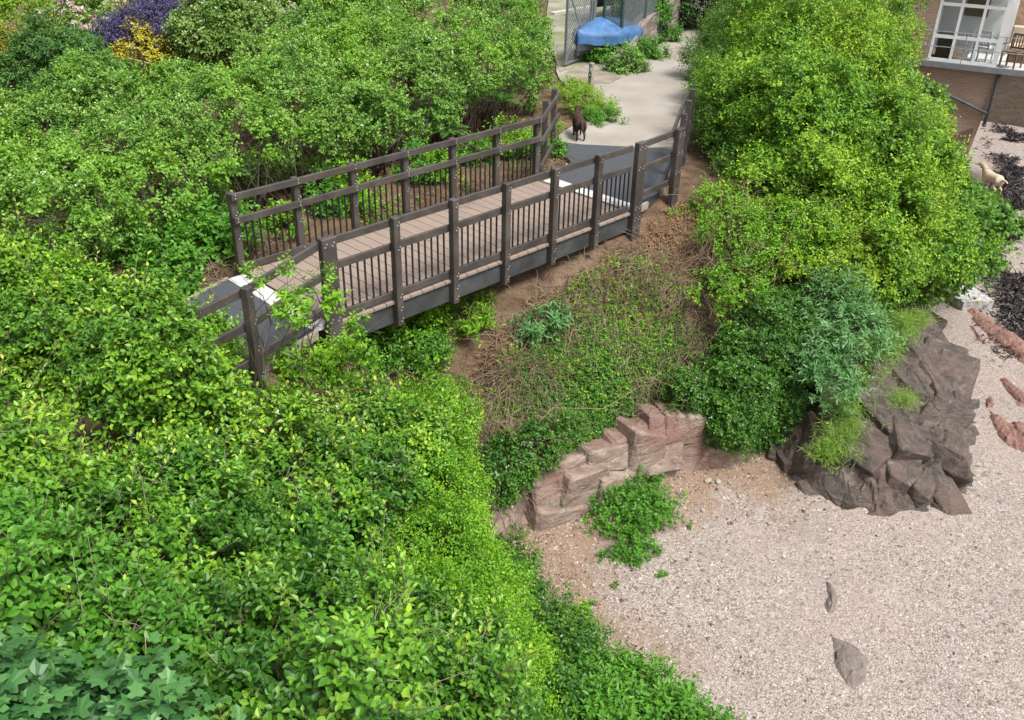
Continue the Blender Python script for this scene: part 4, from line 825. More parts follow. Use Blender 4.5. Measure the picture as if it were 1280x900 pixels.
# ------------------------------------------------------------------ rocks
def rock(name, label, poly, h, wdt, mat, seed, step=.05, strata=.06, top=None, group=None, base=BZ, freq=2.0):
    poly = np.asarray(poly, float)[:, :2]; lo = poly.min(0)-.1; hi = poly.max(0)+.1
    xs = np.arange(lo[0], hi[0]+step, step); ys = np.arange(lo[1], hi[1]+step, step)
    def zf(P):
        d = sdist(P, poly); q = np.column_stack([P*freq, 0*P[:, 0]]); d = d+.14*wdt*2*fbm(q*1.5, seed+2)
        z = base-.08+h*(1-np.exp(-np.maximum(d, 0)/wdt))-np.maximum(-d, 0)*2
        u_ = P[:, 0]*.85+P[:, 1]*.5+.35*fbm(q*.8, seed)+z*.5; s_ = u_*3.2; st = (s_-np.floor(s_))
        w1_ = q+.45*np.stack([fbm(q*.9, seed+4), fbm(q*.9, seed+5), 0*d], 1); bl = vnoise(np.floor(w1_*(1.3, 2.4, 1))+.5, seed+6); b2 = vnoise(np.floor(w1_*(3.4, 5.5, 1)+.3)+.5, seed+7)
        rid = 1-2*np.abs(fbm(q*1.6+3, seed+8, 4))
        A_ = np.array([[.9, .45], [-.9, 1.6]]); W_ = (P+.10*np.column_stack([fbm(q*1.5, seed+4), fbm(q*1.5, seed+5)]))@A_.T; fc = facet(W_, 1.2, seed+6, 1.6, .45)+.5*facet(W_, 2.6, seed+16, 1.6, .4)+.25*facet(W_, 6.0, seed+26, 1.5, .4)
        return z+np.minimum(1, np.maximum(d, 0)/wdt*1.6+.15)*(strata*1.25*fc+strata*.35*fbm(q*3, seed+1, 5))
    mb = grid_mesh(name, xs, ys, zf, M[mat], lambda P, z: sdist(P, poly) > -.08, None, False)
    c = poly.mean(0); me = mb.data; co = np.zeros(len(me.vertices)*3, np.float32); me.vertices.foreach_get('co', co); co = co.reshape(-1, 3)-np.array([c[0], c[1], base], np.float32)
    me.vertices.foreach_set('co', co.ravel()); mb.location = (c[0], c[1], base); return tag(mb, label, 'rock', group)
def pxpoly(pts, z=BZ): return [un(px, py, z)[:2] for px, py in pts]
sea = pxpoly([(940, 560), (965, 590), (1005, 612), (1060, 634), (1125, 645), (1188, 636), (1212, 600), (1218, 525), (1196, 465), (1160, 395)])
# sandstone face under the bank: broken angular blocks
def blocks(specs, seed, rough=.018, cuts=3):
    """convex broken blocks (centre, size, axes) as one vertex and face list"""
    g = np.random.default_rng(seed); Vs, Fs, n0 = [], [], 0
    for c, sz, ax in specs:
        sz = np.asarray(sz, float); pts = np.array([(i, j, k) for i in (-1, 1) for j in (-1, 1) for k in (-1, 1)], float)*.5
        pts = pts*(1-.42*g.random((8, 3))**1.5)+g.normal(size=(8, 3))*.04; ex = nrm(g.normal(size=(5, 3)))*.50; pts = np.vstack([pts, ex])*sz
        bm = bmesh.new(); vs = [bm.verts.new(p@np.asarray(ax)) for p in pts]; r_ = bmesh.ops.convex_hull(bm, input=vs)
        dead_ = list({e for e in r_['geom_interior']+r_['geom_unused'] if isinstance(e, bmesh.types.BMVert)}); bmesh.ops.delete(bm, geom=dead_, context='VERTS')
        bmesh.ops.dissolve_limit(bm, angle_limit=.12, verts=bm.verts, edges=bm.edges)
        bmesh.ops.bevel(bm, geom=list(bm.edges), offset=float(sz.min())*.05, segments=1, affect='EDGES', clamp_overlap=True)
        bmesh.ops.triangulate(bm, faces=bm.faces); bmesh.ops.subdivide_edges(bm, edges=bm.edges, cuts=cuts, use_grid_fill=True)
        bm.normal_update(); V = np.array([v.co[:] for v in bm.verts]); Nv = np.array([v.normal[:] for v in bm.verts]); bm.verts.index_update()
        W = V+np.asarray(c); V = V+Nv*(rough*fbm(W*4.5, seed, 4)+rough*.9*np.abs(fbm(W*(9, 9, 3), seed+3, 2)))[:, None]
        Fs += [[v.index+n0 for v in f.verts] for f in bm.faces]; Vs.append(V+np.asarray(c)); n0 += len(V); bm.free()
    return np.concatenate(Vs), Fs
def axes(yaw, tilt, roll):
    return np.array(Matrix.Rotation(yaw, 3, 'Z')@Matrix.Rotation(tilt, 3, 'Y')@Matrix.Rotation(roll, 3, 'X')).T
def cliff_face():
    path = np.array([(1.05, -1.95), (1.4, -1.6), (1.75, -1.40), (2.0, -1.50), (2.35, -1.76), (2.75, -1.90), (3.1, -1.98), (3.5, -2.04), (4.0, -2.06), (4.5, -2.2), (5.0, -2.38), (5.4, -2.65)])
    seg = np.r_[0, np.cumsum(np.linalg.norm(np.diff(path, axis=0), axis=1))]; g = np.random.default_rng(12); sp = []
    top = lambda s_: np.interp(s_, [0, .6, 1.4, 2.2, 3.0, 3.8, 4.8], [-2.75, -2.5, -2.45, -2.5, -2.35, -2.25, -2.35])
    s_ = 0
    while s_ < seg[-1]:
        w_ = .34+.36*g.random(); m_ = s_+w_/2; x = np.interp(m_, seg, path[:, 0]); y = np.interp(m_, seg, path[:, 1]); x2 = np.interp(m_+.2, seg, path[:, 0]); y2 = np.interp(m_+.2, seg, path[:, 1]); yaw = math.atan2(y2-y+1e-6, x2-x+1e-6)
        tp0 = float(top(m_))-.2; sp.append(((x, y+.36, (BZ-.2+tp0)/2), (w_*2.6, .75, (tp0-BZ+.2)*1.12), axes(yaw+g.normal()*.08, .12, g.normal()*.05)))
        z = BZ-.25; tp = top(m_)-.16+g.normal()*.03
        while z < tp-.14:
            h_ = min(.38+.55*g.random(), tp-z+.05); k_ = (z+h_/2-BZ)/1.2; sp.append(((x+g.normal()*.04, y+.16+.13*k_+g.normal()*.05, z+h_/2), (w_*1.75, .62+.1*g.random(), h_*1.42), axes(yaw+g.normal()*.10, .20+g.normal()*.07, -.06+g.normal()*.07))); z += h_
        s_ += w_
    V, F = blocks(sp, 31, .022, 3); tag(link_mesh('cliff', arr_mesh('cliff', V, [i for f in F for i in f], [len(f) for f in F]), None, [M['rock_face']]), kind='structure')
cliff_face()
def outcrop():
    poly = np.array([p[:2] for p in sea+[np.array(p) for p in ((13.0, -.8), (10.5, -1.6), (8.0, -2.2), (6.2, -2.3))]], float)
    mz = lambda P: BZ-.10+1.25*(1-np.exp(-np.maximum(sdist(P, poly)-.05, 0)/1.0))
    o = rock('rock_outcrop', 'big dark layered rock outcrop at the edge of the shingle below the tree', poly, 1.25, 1.0, 'rock_dark', 3, .035, .08)
    g = np.random.default_rng(44); sp = []; lo, hi = poly.min(0), poly.max(0); kept = []
    for _ in range(4200):
        p = lo+(hi-lo)*g.random(2); d = sdist(p[None], poly)[0]
        if d < .02 or d > 2.6: continue
        r_ = .14+.24*g.random() if d > .3 else .09+.14*g.random()
        if any((p[0]-q[0])**2+(p[1]-q[1])**2 < (r_*.95+q[2]*.95)**2*.62 for q in kept): continue
        kept.append((p[0], p[1], r_)); z = float(mz(p[None])[0]); big = r_*2.5
        sp.append(((p[0], p[1], z-.05-.06*big+g.normal()*.05), (big*(1.3+.9*g.random()), big*(.9+.3*g.random()), big*(.55+.35*g.random())), axes(R(28)+g.normal()*.5, -.45+g.normal()*.28, .35+g.normal()*.32)))
    V, F = blocks(sp, 51, .02, 2); me = o.data; nv = len(me.vertices); co = np.zeros(nv*3, np.float32); me.vertices.foreach_get('co', co); co = co.reshape(-1, 3)
    F0 = [list(f.vertices) for f in me.polygons]; Fa = F0+[[i+nv for i in f] for f in F]; c = np.array(o.location)
    nm = arr_mesh('rock_outcrop', np.vstack([co, V-c]), [i for f in Fa for i in f], [len(f) for f in Fa]); nm.materials.append(M['rock_dark']); o.data = nm
outcrop()
# grassy ledge on the outcrop
def ledge(n, seed, pts, r_):
    g = np.random.default_rng(seed); P = []
    for c in pts: P.append(np.array(c)[None]+g.normal(size=(n, 3))*np.array(r_))
    return np.concatenate(P)
def tuft(name, label, pts, r_, n, mat, seed, L=.2, ll=.16):
    P = ledge(n, seed, pts, r_); c = P.mean(0); Nn = np.tile([-.2, -.5, .8], (len(P), 1))
    A = spray_leaves(P, Nn, seed, k=6, L=L, ll=ll, lw=.07, up=.6, droop=.5, jit=.4)
    V = leaf_arrays(*A[:4], A[3]*A[5], 'kite'); o = link_mesh(name, arr_mesh(name, V[0]-c, V[1], V[2], {'tint': np.repeat(A[4], V[3])}), None, [LM[mat]]); o.location = c
    return tag(o, label, 'grass')
tuft('grass_fringe', 'long hanging grass along the top edge of the dark outcrop', [un(px, py, z) for px, py, z in ((1035, 562, -2.75), (1050, 538, -2.6), (1063, 508, -2.45), (1080, 475, -2.35), (1100, 440, -2.25), (1122, 420, -2.2), (1140, 400, -2.2), (1090, 428, -2.1), (1115, 402, -2.05))], (.20, .14, .07), 150, 'grass', 4, .16, .15)
tuft('grass_tuft', 'small round grass tuft on the bare ledge of the dark outcrop', [un(1128, 498, -2.35)], (.16, .12, .03), 110, 'grass', 5, .12, .12)
rock('rock_slab', 'grey-brown wedge of rock lying in the shingle near the bottom right', pxpoly([(1029, 786), (1045, 790), (1066, 800), (1090, 822), (1086, 850), (1072, 873), (1052, 858), (1040, 835)]), .15, .11, 'rock_slab', 8, .02, .018)
rock('rock_slab', 'narrow dark rock sliver in the shingle above the grey-brown wedge', pxpoly([(1030, 722), (1044, 728), (1051, 745), (1046, 764), (1034, 768), (1026, 752), (1034, 742)]), .13, .07, 'rock_slab', 9, .02, .015)
rock('rock_slab', 'tiny flat dark rock in the shingle, above the narrow sliver', pxpoly([(1002, 700), (1014, 706), (1022, 718), (1008, 716)]), .09, .05, 'rock_slab', 10, .02, .01)
rock('red_rock', 'long smooth red sandstone ridge running down from the concrete slab', pxpoly([(1193, 368), (1212, 370), (1232, 395), (1262, 412), (1300, 440), (1300, 470), (1262, 448), (1232, 425), (1210, 400)]), .25, .16, 'rock_red', 12, .04, .03)
rock('red_rock', 'thin red rock strip on the shore side of the long red ridge', pxpoly([(1205, 404), (1222, 410), (1238, 432), (1262, 448), (1240, 446), (1218, 426)]), .18, .10, 'rock_red', 13, .03, .02)
rock('red_rock', 'smooth red rock cut off by the right edge, middle of the shore', pxpoly([(1244, 470), (1262, 474), (1300, 500), (1300, 520), (1268, 512), (1256, 492)]), .22, .16, 'rock_red', 14, .04, .03)
rock('red_rock', 'broad knobbly red-grey rock at the right edge, lowest of the red rocks', pxpoly([(1228, 494), (1242, 494), (1252, 515), (1270, 528), (1300, 535), (1300, 572), (1262, 560), (1246, 545), (1234, 520)]), .20, .15, 'rock_red', 15, .04, .05)
rock('red_rock', 'small low red rock right of the outcrop, level with its middle', pxpoly([(1238, 455), (1252, 452), (1262, 460), (1250, 466)]), .12, .07, 'rock_red', 16, .03, .01)
# loose stones
def stone(label, px, py, s_, mat, seed, group):
    g = np.random.default_rng(seed); c = un(px, py, BZ); x, y = c[:2]; z = max(gz(x, y), float(beach_z(np.array([[x, y]]))[0])); mb = MB(); mb.ball((0, 0, s_*.25), (s_, s_*.75, s_*.55), 9)
    V = np.array(mb.v); V = V*(1+.30*fbm(V/s_*1.1+seed, seed)[:, None]); th = g.random()*6.28; Rm = np.array([[math.cos(th), -math.sin(th), 0], [math.sin(th), math.cos(th), 0], [0, 0, 1]]); mb.v = [tuple(v) for v in V@Rm.T]
    o = mb.build('loose_stone', M[mat]); o.location = (x, y, z); tag(o, label, 'stone', group)
for i, (px, py, s_) in enumerate([(858, 568, .10), (884, 606, .07), (897, 607, .06), (848, 622, .05), (962, 655, .05), (924, 622, .045), (905, 590, .05), (878, 640, .05), (868, 655, .04), (935, 645, .04), (830, 600, .05), (845, 655, .035), (915, 655, .04), (742, 735, .04), (770, 720, .035), (890, 575, .06), (912, 608, .04), (1008, 648, .045)]):
    stone('small pale loose stone in the brown debris below the cliff', px, py, s_, 'woodpale' if i % 3 else 'rock_slab', 100+i, 'loose stones below the cliff')
# pebbles that lie proud of the shingle, and rubble in the debris under the cliff
def pebbles(name, label, P, size, seed, stops):
    g = np.random.default_rng(seed); n = len(P); O = np.array([(1, 0, 0), (0, 1, 0), (-1, 0, 0), (0, -1, 0), (0, 0, .6), (0, 0, -.5)], float); th = g.random(n)*6.28
    s_ = size*np.exp(g.normal(size=n)*.35); ax = .6+.4*g.random(n); V = np.repeat(O[None], n, 0)+g.normal(size=(n, 6, 3))*.16; V[:, :, 0] *= s_[:, None]; V[:, :, 1] *= (s_*ax)[:, None]; V[:, :, 2] *= s_[:, None]
    c, s2 = np.cos(th)[:, None], np.sin(th)[:, None]; V = np.stack([V[..., 0]*c-V[..., 1]*s2, V[..., 0]*s2+V[..., 1]*c, V[..., 2]], -1)
    z = np.maximum(beach_z(P), H(P)); V = V+np.column_stack([P, z+s_*.12])[:, None]
    F = np.array([(0, 1, 4), (1, 2, 4), (2, 3, 4), (3, 0, 4), (1, 0, 5), (2, 1, 5), (3, 2, 5), (0, 3, 5)]); flat = (np.arange(n)[:, None, None]*6+F[None]).ravel()
    m, nt, b, o = newmat(name); a_ = N(nt, 'Attribute', attribute_name='tint'); nt.links.new(ramp(nt, a_.outputs['Fac'], [(p_, kk(c_)) for p_, c_ in stops]), b.inputs['Base Color']); b.inputs['Roughness'].default_value = .8
    tag(link_mesh(name, arr_mesh(name, V.reshape(-1, 3), flat, np.full(n*8, 3), {'tint': np.repeat(g.random(n), 6)}), None, [m]), label, 'pebbles', kind='stuff')
PEB = [(0, (.08, .07, .06)), (.14, (.22, .18, .155)), (.34, (.42, .345, .30)), (.55, (.52, .45, .40)), (.85, (.62, .56, .51)), (1, (.76, .73, .70))]
g_ = np.random.default_rng(5); q_ = np.column_stack([g_.random(90000)*14-1, g_.random(90000)*-9.5-.5]); q_ = q_[(sdist(q_, POLY) < .1) & (g_.random(len(q_)) < np.clip(1.25-.07*np.hypot(q_[:, 0]-CAM[0], q_[:, 1]-CAM[1]), .12, 1))]
pebbles('pebbles', 'small pale pebbles of the shingle beach', q_, .0105, 6, PEB)
q_ = np.column_stack([g_.random(60000)*8-1, g_.random(60000)*-6-.5]); d_ = -sdist(q_, POLY); q_ = q_[(d_ > -.25) & (g_.random(len(d_)) < .5*np.exp(-np.maximum(d_-.2, 0)/.6))]
pebbles('rubble', 'brown rubble and stone chips in the debris under the cliff', q_, .017, 8, [(0, (.09, .055, .035)), (.4, (.22, .14, .09)), (.7, (.36, .25, .18)), (1, (.60, .50, .42))])
# concrete slab with a speckled top
c4 = [un(px, py, BZ+.22) for px, py in ((1160, 352), (1196, 345), (1243, 376), (1205, 378))]
mb = MB(); mb.add([(*p[:2], BZ+.22) for p in c4]+[(*p[:2], BZ-.1) for p in c4], [(3, 2, 1, 0), (0, 1, 5, 4), (1, 2, 6, 5), (2, 3, 7, 6), (3, 0, 4, 7)])
tag(mb.build('concrete_slab', simple('weed_specked_concrete', (.62, .60, .57), .8, .35, 12, .3, col2=(.22, .22, .20))), 'pale specked concrete slab lying on the shingle under the low bough', 'concrete slab')
# seaweed along the tide line
def seaweed():
    g = np.random.default_rng(17); line = np.array([un(px, py, BZ)[:2] for px, py in ((1262, 160), (1262, 195), (1275, 215), (1254, 236), (1266, 262), (1258, 290), (1262, 330), (1272, 365), (1280, 400), (1290, 440))])
    seg = np.r_[0, np.cumsum(np.linalg.norm(np.diff(line, axis=0), axis=1))]; n = 16000; s_ = g.random(n)*seg[-1]
    P = np.column_stack([np.interp(s_, seg, line[:, 0]), np.interp(s_, seg, line[:, 1])])+g.normal(size=(n, 2))*(.5, .3)
    k = fbm(np.column_stack([P*1.05, 0*s_]), 3, 4) > .10; P = P[k]; B = np.column_stack([P, beach_z(P)+.02+.05*g.random(len(P))])
    D = nrm(g.normal(size=(len(P), 3))*(1, 1, .35)); U = nrm(g.normal(size=(len(P), 3))*.6+np.array([0, 0, 1.0]))
    m, nt, b, o = newmat('seaweed'); nt.links.new(ramp(nt, noise(nt, 3, 4), [(.3, (.008, .007, .008)), (.7, (.035, .026, .022))]), b.inputs['Base Color']); b.inputs['Roughness'].default_value = .5
    V = leaf_arrays(B, D, U, .08+.12*g.random(len(P)), np.full(len(P), .04), 'kite')
    tag(link_mesh('seaweed', arr_mesh('seaweed', V[0], V[1], V[2]), None, [m]), 'black seaweed wrack strewn along the tide line', 'seaweed', kind='stuff')
seaweed()
# ------------------------------------------------------------------ house on the sea wall
WO = np.array([21.66, 2.10, 0.0]); WE = nrm(np.array([.30, -.954, 0])); WN = np.array([-.954, -.30, 0])
house = thing('house', 'brick house with a white glazed sunroom standing on a tall brick sea wall', 'house', WO)
AXH = np.array([WE, -WN, [0, 0, 1]])
def wp(px, py, out=0.0):
    """point of the house front (moved out by out) that shows at a picture position, in wall coordinates (along, up)"""
    p = unplane(px, py, WO+WN*out, WN); return np.dot(p-WO, WE), p[2]
def walled(name, pts, thick, mat, out=0.0, label=None):
    """a wall with the given outline (along, up) and thickness, with its own axes so that bricks run along it"""
    mb = MB(); n = len(pts); A = sum(pts[i][0]*pts[(i+1) % n][1]-pts[(i+1) % n][0]*pts[i][1] for i in range(n))
    if A < 0: pts = pts[::-1]
    vs = [(a, 0, b) for a, b in pts]+[(a, thick, b) for a, b in pts]
    mb.add(vs, [list(range(n)), list(range(2*n-1, n-1, -1))]+[(i, n+i, n+(i+1) % n, (i+1) % n) for i in range(n)])
    o = mb.build(name, M[mat]); o.parent = house; p = WN*out
    o.matrix_local = Matrix(((WE[0], -WN[0], 0, p[0]), (WE[1], -WN[1], 0, p[1]), (0, 0, 1, p[2]), (0, 0, 0, 1)))
    if label: o['label'] = label
    return o
cr_top = wp(1250, 88); cr_bot = wp(1199, 223)
walled('wall', [(-1.7, BZ-.3), (cr_bot[0], BZ-.3), cr_bot, cr_top, (cr_top[0], -.12), (-1.7, -.12)], .5, 'brick')
rb = [wp(1190, 168, .004), wp(1217, 160, .004), wp(1206, 200, .004), wp(1198, 221, .004), wp(1185, 221, .004)]
walled('wall_patch', rb, .02, 'brick_red', .015, 'darker red brick patch at the foot of the wall')
w0, w1 = wp(1160, 68)[0], wp(1247, 74)[0]
def hb(c, s, mat, name, mi=0, bev=.004):
    mb = MB(); mb.box(WO+WE*c[0]+WN*c[1]+np.array([0, 0, c[2]]), s, AXH, 0, bev); return mb.build(name, M[mat], house)
walled('wall', [(-1.7, -.115), (w0-.01, -.115), (w0-.01, 3.2), (-1.7, 3.2)], .3, 'brick', -.03)
hb(((w0+4.5-1.7)/2, -.5, -.06), (w0+6.0, 1.3, .10), 'concrete_pale', 'terrace_slab')
hb(((w0+4.5-1.7)/2, .175, -.05), (w0+6.1, .05, .16), 'galv', 'gutter')
# sunroom frame
wh = wp(1170, 4)[1]; W_ = w1-w0; fy = -.08
fr = MB(); gl = []
def fbar(a0, z0, a1, z1, t=.07, d=.07): fr.bar(WO+WE*a0+WN*fy+np.array([0, 0, z0]), WO+WE*a1+WN*fy+np.array([0, 0, z1]), d, t, tuple(WE) if abs(a0-a1) < 1e-6 else (0, 0, 1))
cols = [w0+.04, w0+W_*.33, w0+W_*.66, w1-.05]; zb, zm, zt = .06, .06+.40*wh, wh
for a in cols: fbar(a, -.005, a, zt+.55, .075 if a not in (cols[-1],) else .13)
for z in (.04, zm, zt): fbar(cols[0]+.04, z, cols[-1]-.06, z, .085, .066)
fbar(cols[0]+.04, zt+.5, cols[-1]-.06, zt+.5, .08, .066)
for s_ in (.9, 1.9):       # return side of the sunroom
    p = WO+WE*(w1-.05)+WN*(fy-s_); fr.bar(p+np.array([0, 0, 0]), p+np.array([0, 0, zt+.5]), .07, .07, tuple(WE))
for z in (.04, zm, zt): 
    p = WO+WE*(w1-.05)+WN*(fy-.07)+np.array([0, 0, z]); fr.bar(p, p-WN*1.8, .06, .08)
sun = fr.build('sunroom_frame', M['white'], house)
for i in range(3):
    for z0, z1 in ((.085, zm-.045), (zm+.045, zt-.045), (zt+.045, zt+.455)):
        a0, a1 = cols[i]+.04, cols[i+1]-(.04 if i < 2 else .07); mb = MB(); mb.box(WO+WE*(a0+a1)/2+WN*fy+np.array([0, 0, (z0+z1)/2]), (a1-a0, .008, z1-z0), AXH); mb.build('window_pane', M['glass'], house)
hb(((w0+w1)/2, -2.0, 1.2), (W_+.3, .1, 2.4), 'white', 'back_wall')
hb((w0-.02, -1.0, 1.2), (.06, 1.75, 2.35), 'white', 'side_wall')
hb(((w0+w1)/2, -1.0, zt+.62), (W_+.25, 2.2, .10), 'white', 'roof')
# furniture seen through the glass and on the terrace
def chair(label, a, out, rot, mat='woodpale', arm=True):
    p = WO+WE*a+WN*out; t = thing('chair', label, 'chair', p); th = rot; ca, sa = math.cos(th), math.sin(th)
    X = WE*ca+WN*sa; Y = -WE*sa+WN*ca; ax = np.array([X, Y, [0, 0, 1]])
    def b_(name, c, s): mb = MB(); mb.box(p+X*c[0]+Y*c[1]+np.array([0, 0, c[2]]), s, ax, 0, .003); mb.build(name, M[mat], t)
    b_('seat', (0, 0, .42), (.44, .44, .04))
    for i in (-1, 1):
        for j in (-1, 1): b_('leg', (i*.2, j*.2, .2 if j > 0 else .42), (.04, .04, .4 if j > 0 else .84))
        if arm: b_('armrest', (i*.215, .0, .62), (.05, .46, .03))
    mb = MB()
    for k in range(5): mb.box(p+X*(-.15+.075*k)-Y*.2+np.array([0, 0, .66]), (.03, .02, .36), ax)
    for z in (.49, .84): mb.box(p-Y*.2+np.array([0, 0, z]), (.40, .025, .05), ax)
    mb.build('backrest', M[mat], t)
M['woodbrown'] = simple('brown_wood', (.20, .13, .085), .6, .3, 8)
chair('brown slatted armchair on the terrace beside the sunroom corner', w1+.34, -.25, R(25), 'woodbrown')
chair('white slatted chair inside the sunroom, behind the right lower pane', w1-.42, -.55, R(200), 'white', False)
chair('white chair inside the sunroom, behind the middle lower pane', w0+W_*.42, -.6, R(170), 'white', False)
tb = thing('table', 'low pale wooden cabinet table inside the sunroom, behind the left lower pane', 'table', WO+WE*(w0+.38)-WN*.8)
p = WO+WE*(w0+.36)-WN*.75; mb = MB(); mb.box(p+np.array([0, 0, .62]), (.55, .5, .04), AXH, 0, .005); mb.build('tabletop', M['woodpale'], tb)
mb = MB(); mb.box(p+np.array([0, 0, .3]), (.46, .4, .6), AXH, 0, .01); mb.build('cabinet', M['woodbrown'], tb)
pic = MB(); p = WO+WE*(w0+W_*.5)-WN*1.92+np.array([0, 0, 1.25]); pic.box(p, (.62, .04, .5), AXH, 0, .01); tag(pic.build('wall_picture', M['woodbrown']), 'brown framed panel on the back wall of the sunroom', 'picture')
cu = thing('cushion_bench', 'pale cushioned garden bench behind the armchair at the right edge', 'bench', WO+WE*(w1+.6)-WN*1.3)
p = WO+WE*(w1+.6)-WN*1.3
for nm, c, s in (('seat', (0, 0, .38), (.9, .6, .16)), ('backrest', (0, -.27, .66), (.9, .14, .5))):
    mb = MB(); mb.box(p+WE*c[0]+WN*c[1]+np.array([0, 0, c[2]]), s, AXH, 0, .04); mb.build(nm, simple('cushion_cloth', (.66, .55, .42), .9, .1, 4) if nm == 'seat' else M.get('cush') or simple('cushion_cloth', (.66, .55, .42), .9, .1, 4), cu)
mb = MB(); mb.box(p+np.array([0, 0, .15]), (.8, .5, .3), AXH); mb.build('frame', M['woodbrown'], cu)
# thin terrace railing
rl = thing('terrace_railing', 'thin galvanised railing along the terrace edge in front of the sunroom', 'railing', WO+WE*.8+WN*.12)
for a in (w0-.05, w0+W_*.5, w1+.1, w1+1.2): mb = MB(); mb.tube([WO+WE*a+WN*.13+np.array([0, 0, -.008]), WO+WE*a+WN*.13+np.array([0, 0, .82])], .014, 6); mb.build('post', M['galv'], rl)
for z in (.42, .82): mb = MB(); mb.tube([WO+WE*(w0-.2)+WN*.13+np.array([0, 0, z]), WO+WE*(w1+2.5)+WN*.13+np.array([0, 0, z])], .012, 6); mb.build('rail', M['galv'], rl)
# drain pipes
def pipe(pts, r): 
    mb = MB(); q = []
    for px, py in pts: a, z = wp(px, py, .07); q.append(WO+WN*.07+WE*a+np.array([0, 0, z]))
    mb.tube(q, r, 8); 
    for p_ in q: mb.ball(p_, r*1.25, 8)
    mb.build('drain_pipe', M['pipe'], house, True)
M['pipe'] = simple('grey_pipe', (.10, .11, .13), .5, .2, 4)
pipe([(1252, 86), (1241, 122), (1230, 156)], .05); pipe([(1142, 97), (1175, 114), (1205, 128), (1232, 141)], .045)
# lower stained sea wall further back
sw0 = un(1225, 150, BZ); sw1 = un(1330, 166, BZ); d_ = nrm(sw1-sw0); n_ = np.array([d_[1], -d_[0], 0])
mb = MB(); mb.bar(sw0-d_*1.0+np.array([0, 0, .9])-n_*.2, sw1+d_*4+np.array([0, 0, .9])-n_*.2, .5, 2.3); tag(mb.build('sea_wall', M['seawall']), 'brown stained concrete sea wall right of the brick house, seen end on', 'wall')
mb = MB(); mb.bar(sw0-d_*1.0+np.array([0, 0, 2.10])-n_*.6, sw1+d_*4+np.array([0, 0, 2.10])-n_*.6, 1.5, .09); tag(mb.build('wall_coping', M['concrete_pale']), 'pale concrete coping ledge on top of the stained sea wall', 'coping')
# window opening in the upper brick wall
hb((wp(1123, 3)[0], -.02, wp(1123, 3)[1]+.25), (.32, .06, .75), 'darkplastic', 'window')

# ------------------------------------------------------------------ boat yard: gate, fence, covered boats, stone wall
gL = un(706, 84, 0); gR = un(737, 73, 0)
gd = nrm(gR-gL); gw = np.linalg.norm(gR-gL)
gate = thing('steel_gate', 'galvanised steel gate with a cross brace at the boat yard beside the path', 'gate', gL)
GH = 2.0
for s_, nm in ((0, 'stile'), (gw-.06, 'stile')): mb = MB(); mb.bar(gL+gd*s_+np.array([0, 0, .06]), gL+gd*s_+np.array([0, 0, GH]), .06, .06, tuple(gd)); mb.build(nm, M['galv'], gate)
for z in (.09, GH-.03): mb = MB(); mb.bar(gL+gd*.03+np.array([0, 0, z]), gL+gd*(gw-.09)+np.array([0, 0, z]), .05, .05); mb.build('rail', M['galv'], gate)
for a, b in (((.03, .12), (gw-.09, GH-.06)), ((.03, GH-.06), (gw-.09, .12))): mb = MB(); mb.bar(gL+gd*a[0]+np.array([0, 0, a[1]]), gL+gd*b[0]+np.array([0, 0, b[1]]), .03 if a[1] < 1 else .025, .04); mb.build('brace', M['galv'], gate)
def mesh_panel(mb, a, b, z0, z1, s=.10, r=.005):
    d = b-a; L = np.linalg.norm(d); d = d/L; hgt = z1-z0; n = int((L+hgt)/s)
    for i in range(n):
        t = i*s
        for sg in (1, -1):
            x0, x1 = t-hgt, t; zz0, zz1 = (z1, z0) if sg > 0 else (z0, z1)
            lo, hi = max(0, x0), min(L, x1)
            if hi-lo < .02: continue
            f = lambda x: zz0+(zz1-zz0)*(x-x0)/hgt
            mb.bar(a+d*lo+np.array([0, 0, f(lo)]), a+d*hi+np.array([0, 0, f(hi)]), r*2, r*2)
mb = MB(); mesh_panel(mb, gL+gd*.06, gL+gd*(gw-.12), .12, GH-.06); mb.build('wire_mesh', M['galv'], gate)
mb = MB(); mb.bar(gR+gd*.05+np.array([0, 0, -.3]), gR+gd*.05+np.array([0, 0, 2.6]), .13, .13, tuple(gd)); tag(mb.build('gate_post', M['galv']), 'thick grey steel gate post to which the cross-braced gate hangs', 'post')
fps = [un(752, 72, 0), un(774, 74, .0), un(803, 52, .2), un(826, 30, .5)]
cf = thing('chain_link_fence', 'chain-link fence on green posts along the boat yard, above the stone wall', 'fence', fps[1])
for p in fps: mb = MB(); mb.bar(p-np.array([0, 0, .3]), p+np.array([0, 0, 2.1]), .07, .07, (1, 0, 0)); mb.build('post', M['green_steel'], cf)
mb = MB()
for a, b in zip(fps[:-1], fps[1:]): mesh_panel(mb, np.array([*a[:2], 0]), np.array([*b[:2], 0]), a[2]+.08, 2.1, .095)
mb.build('wire_mesh', M['galv'], cf)
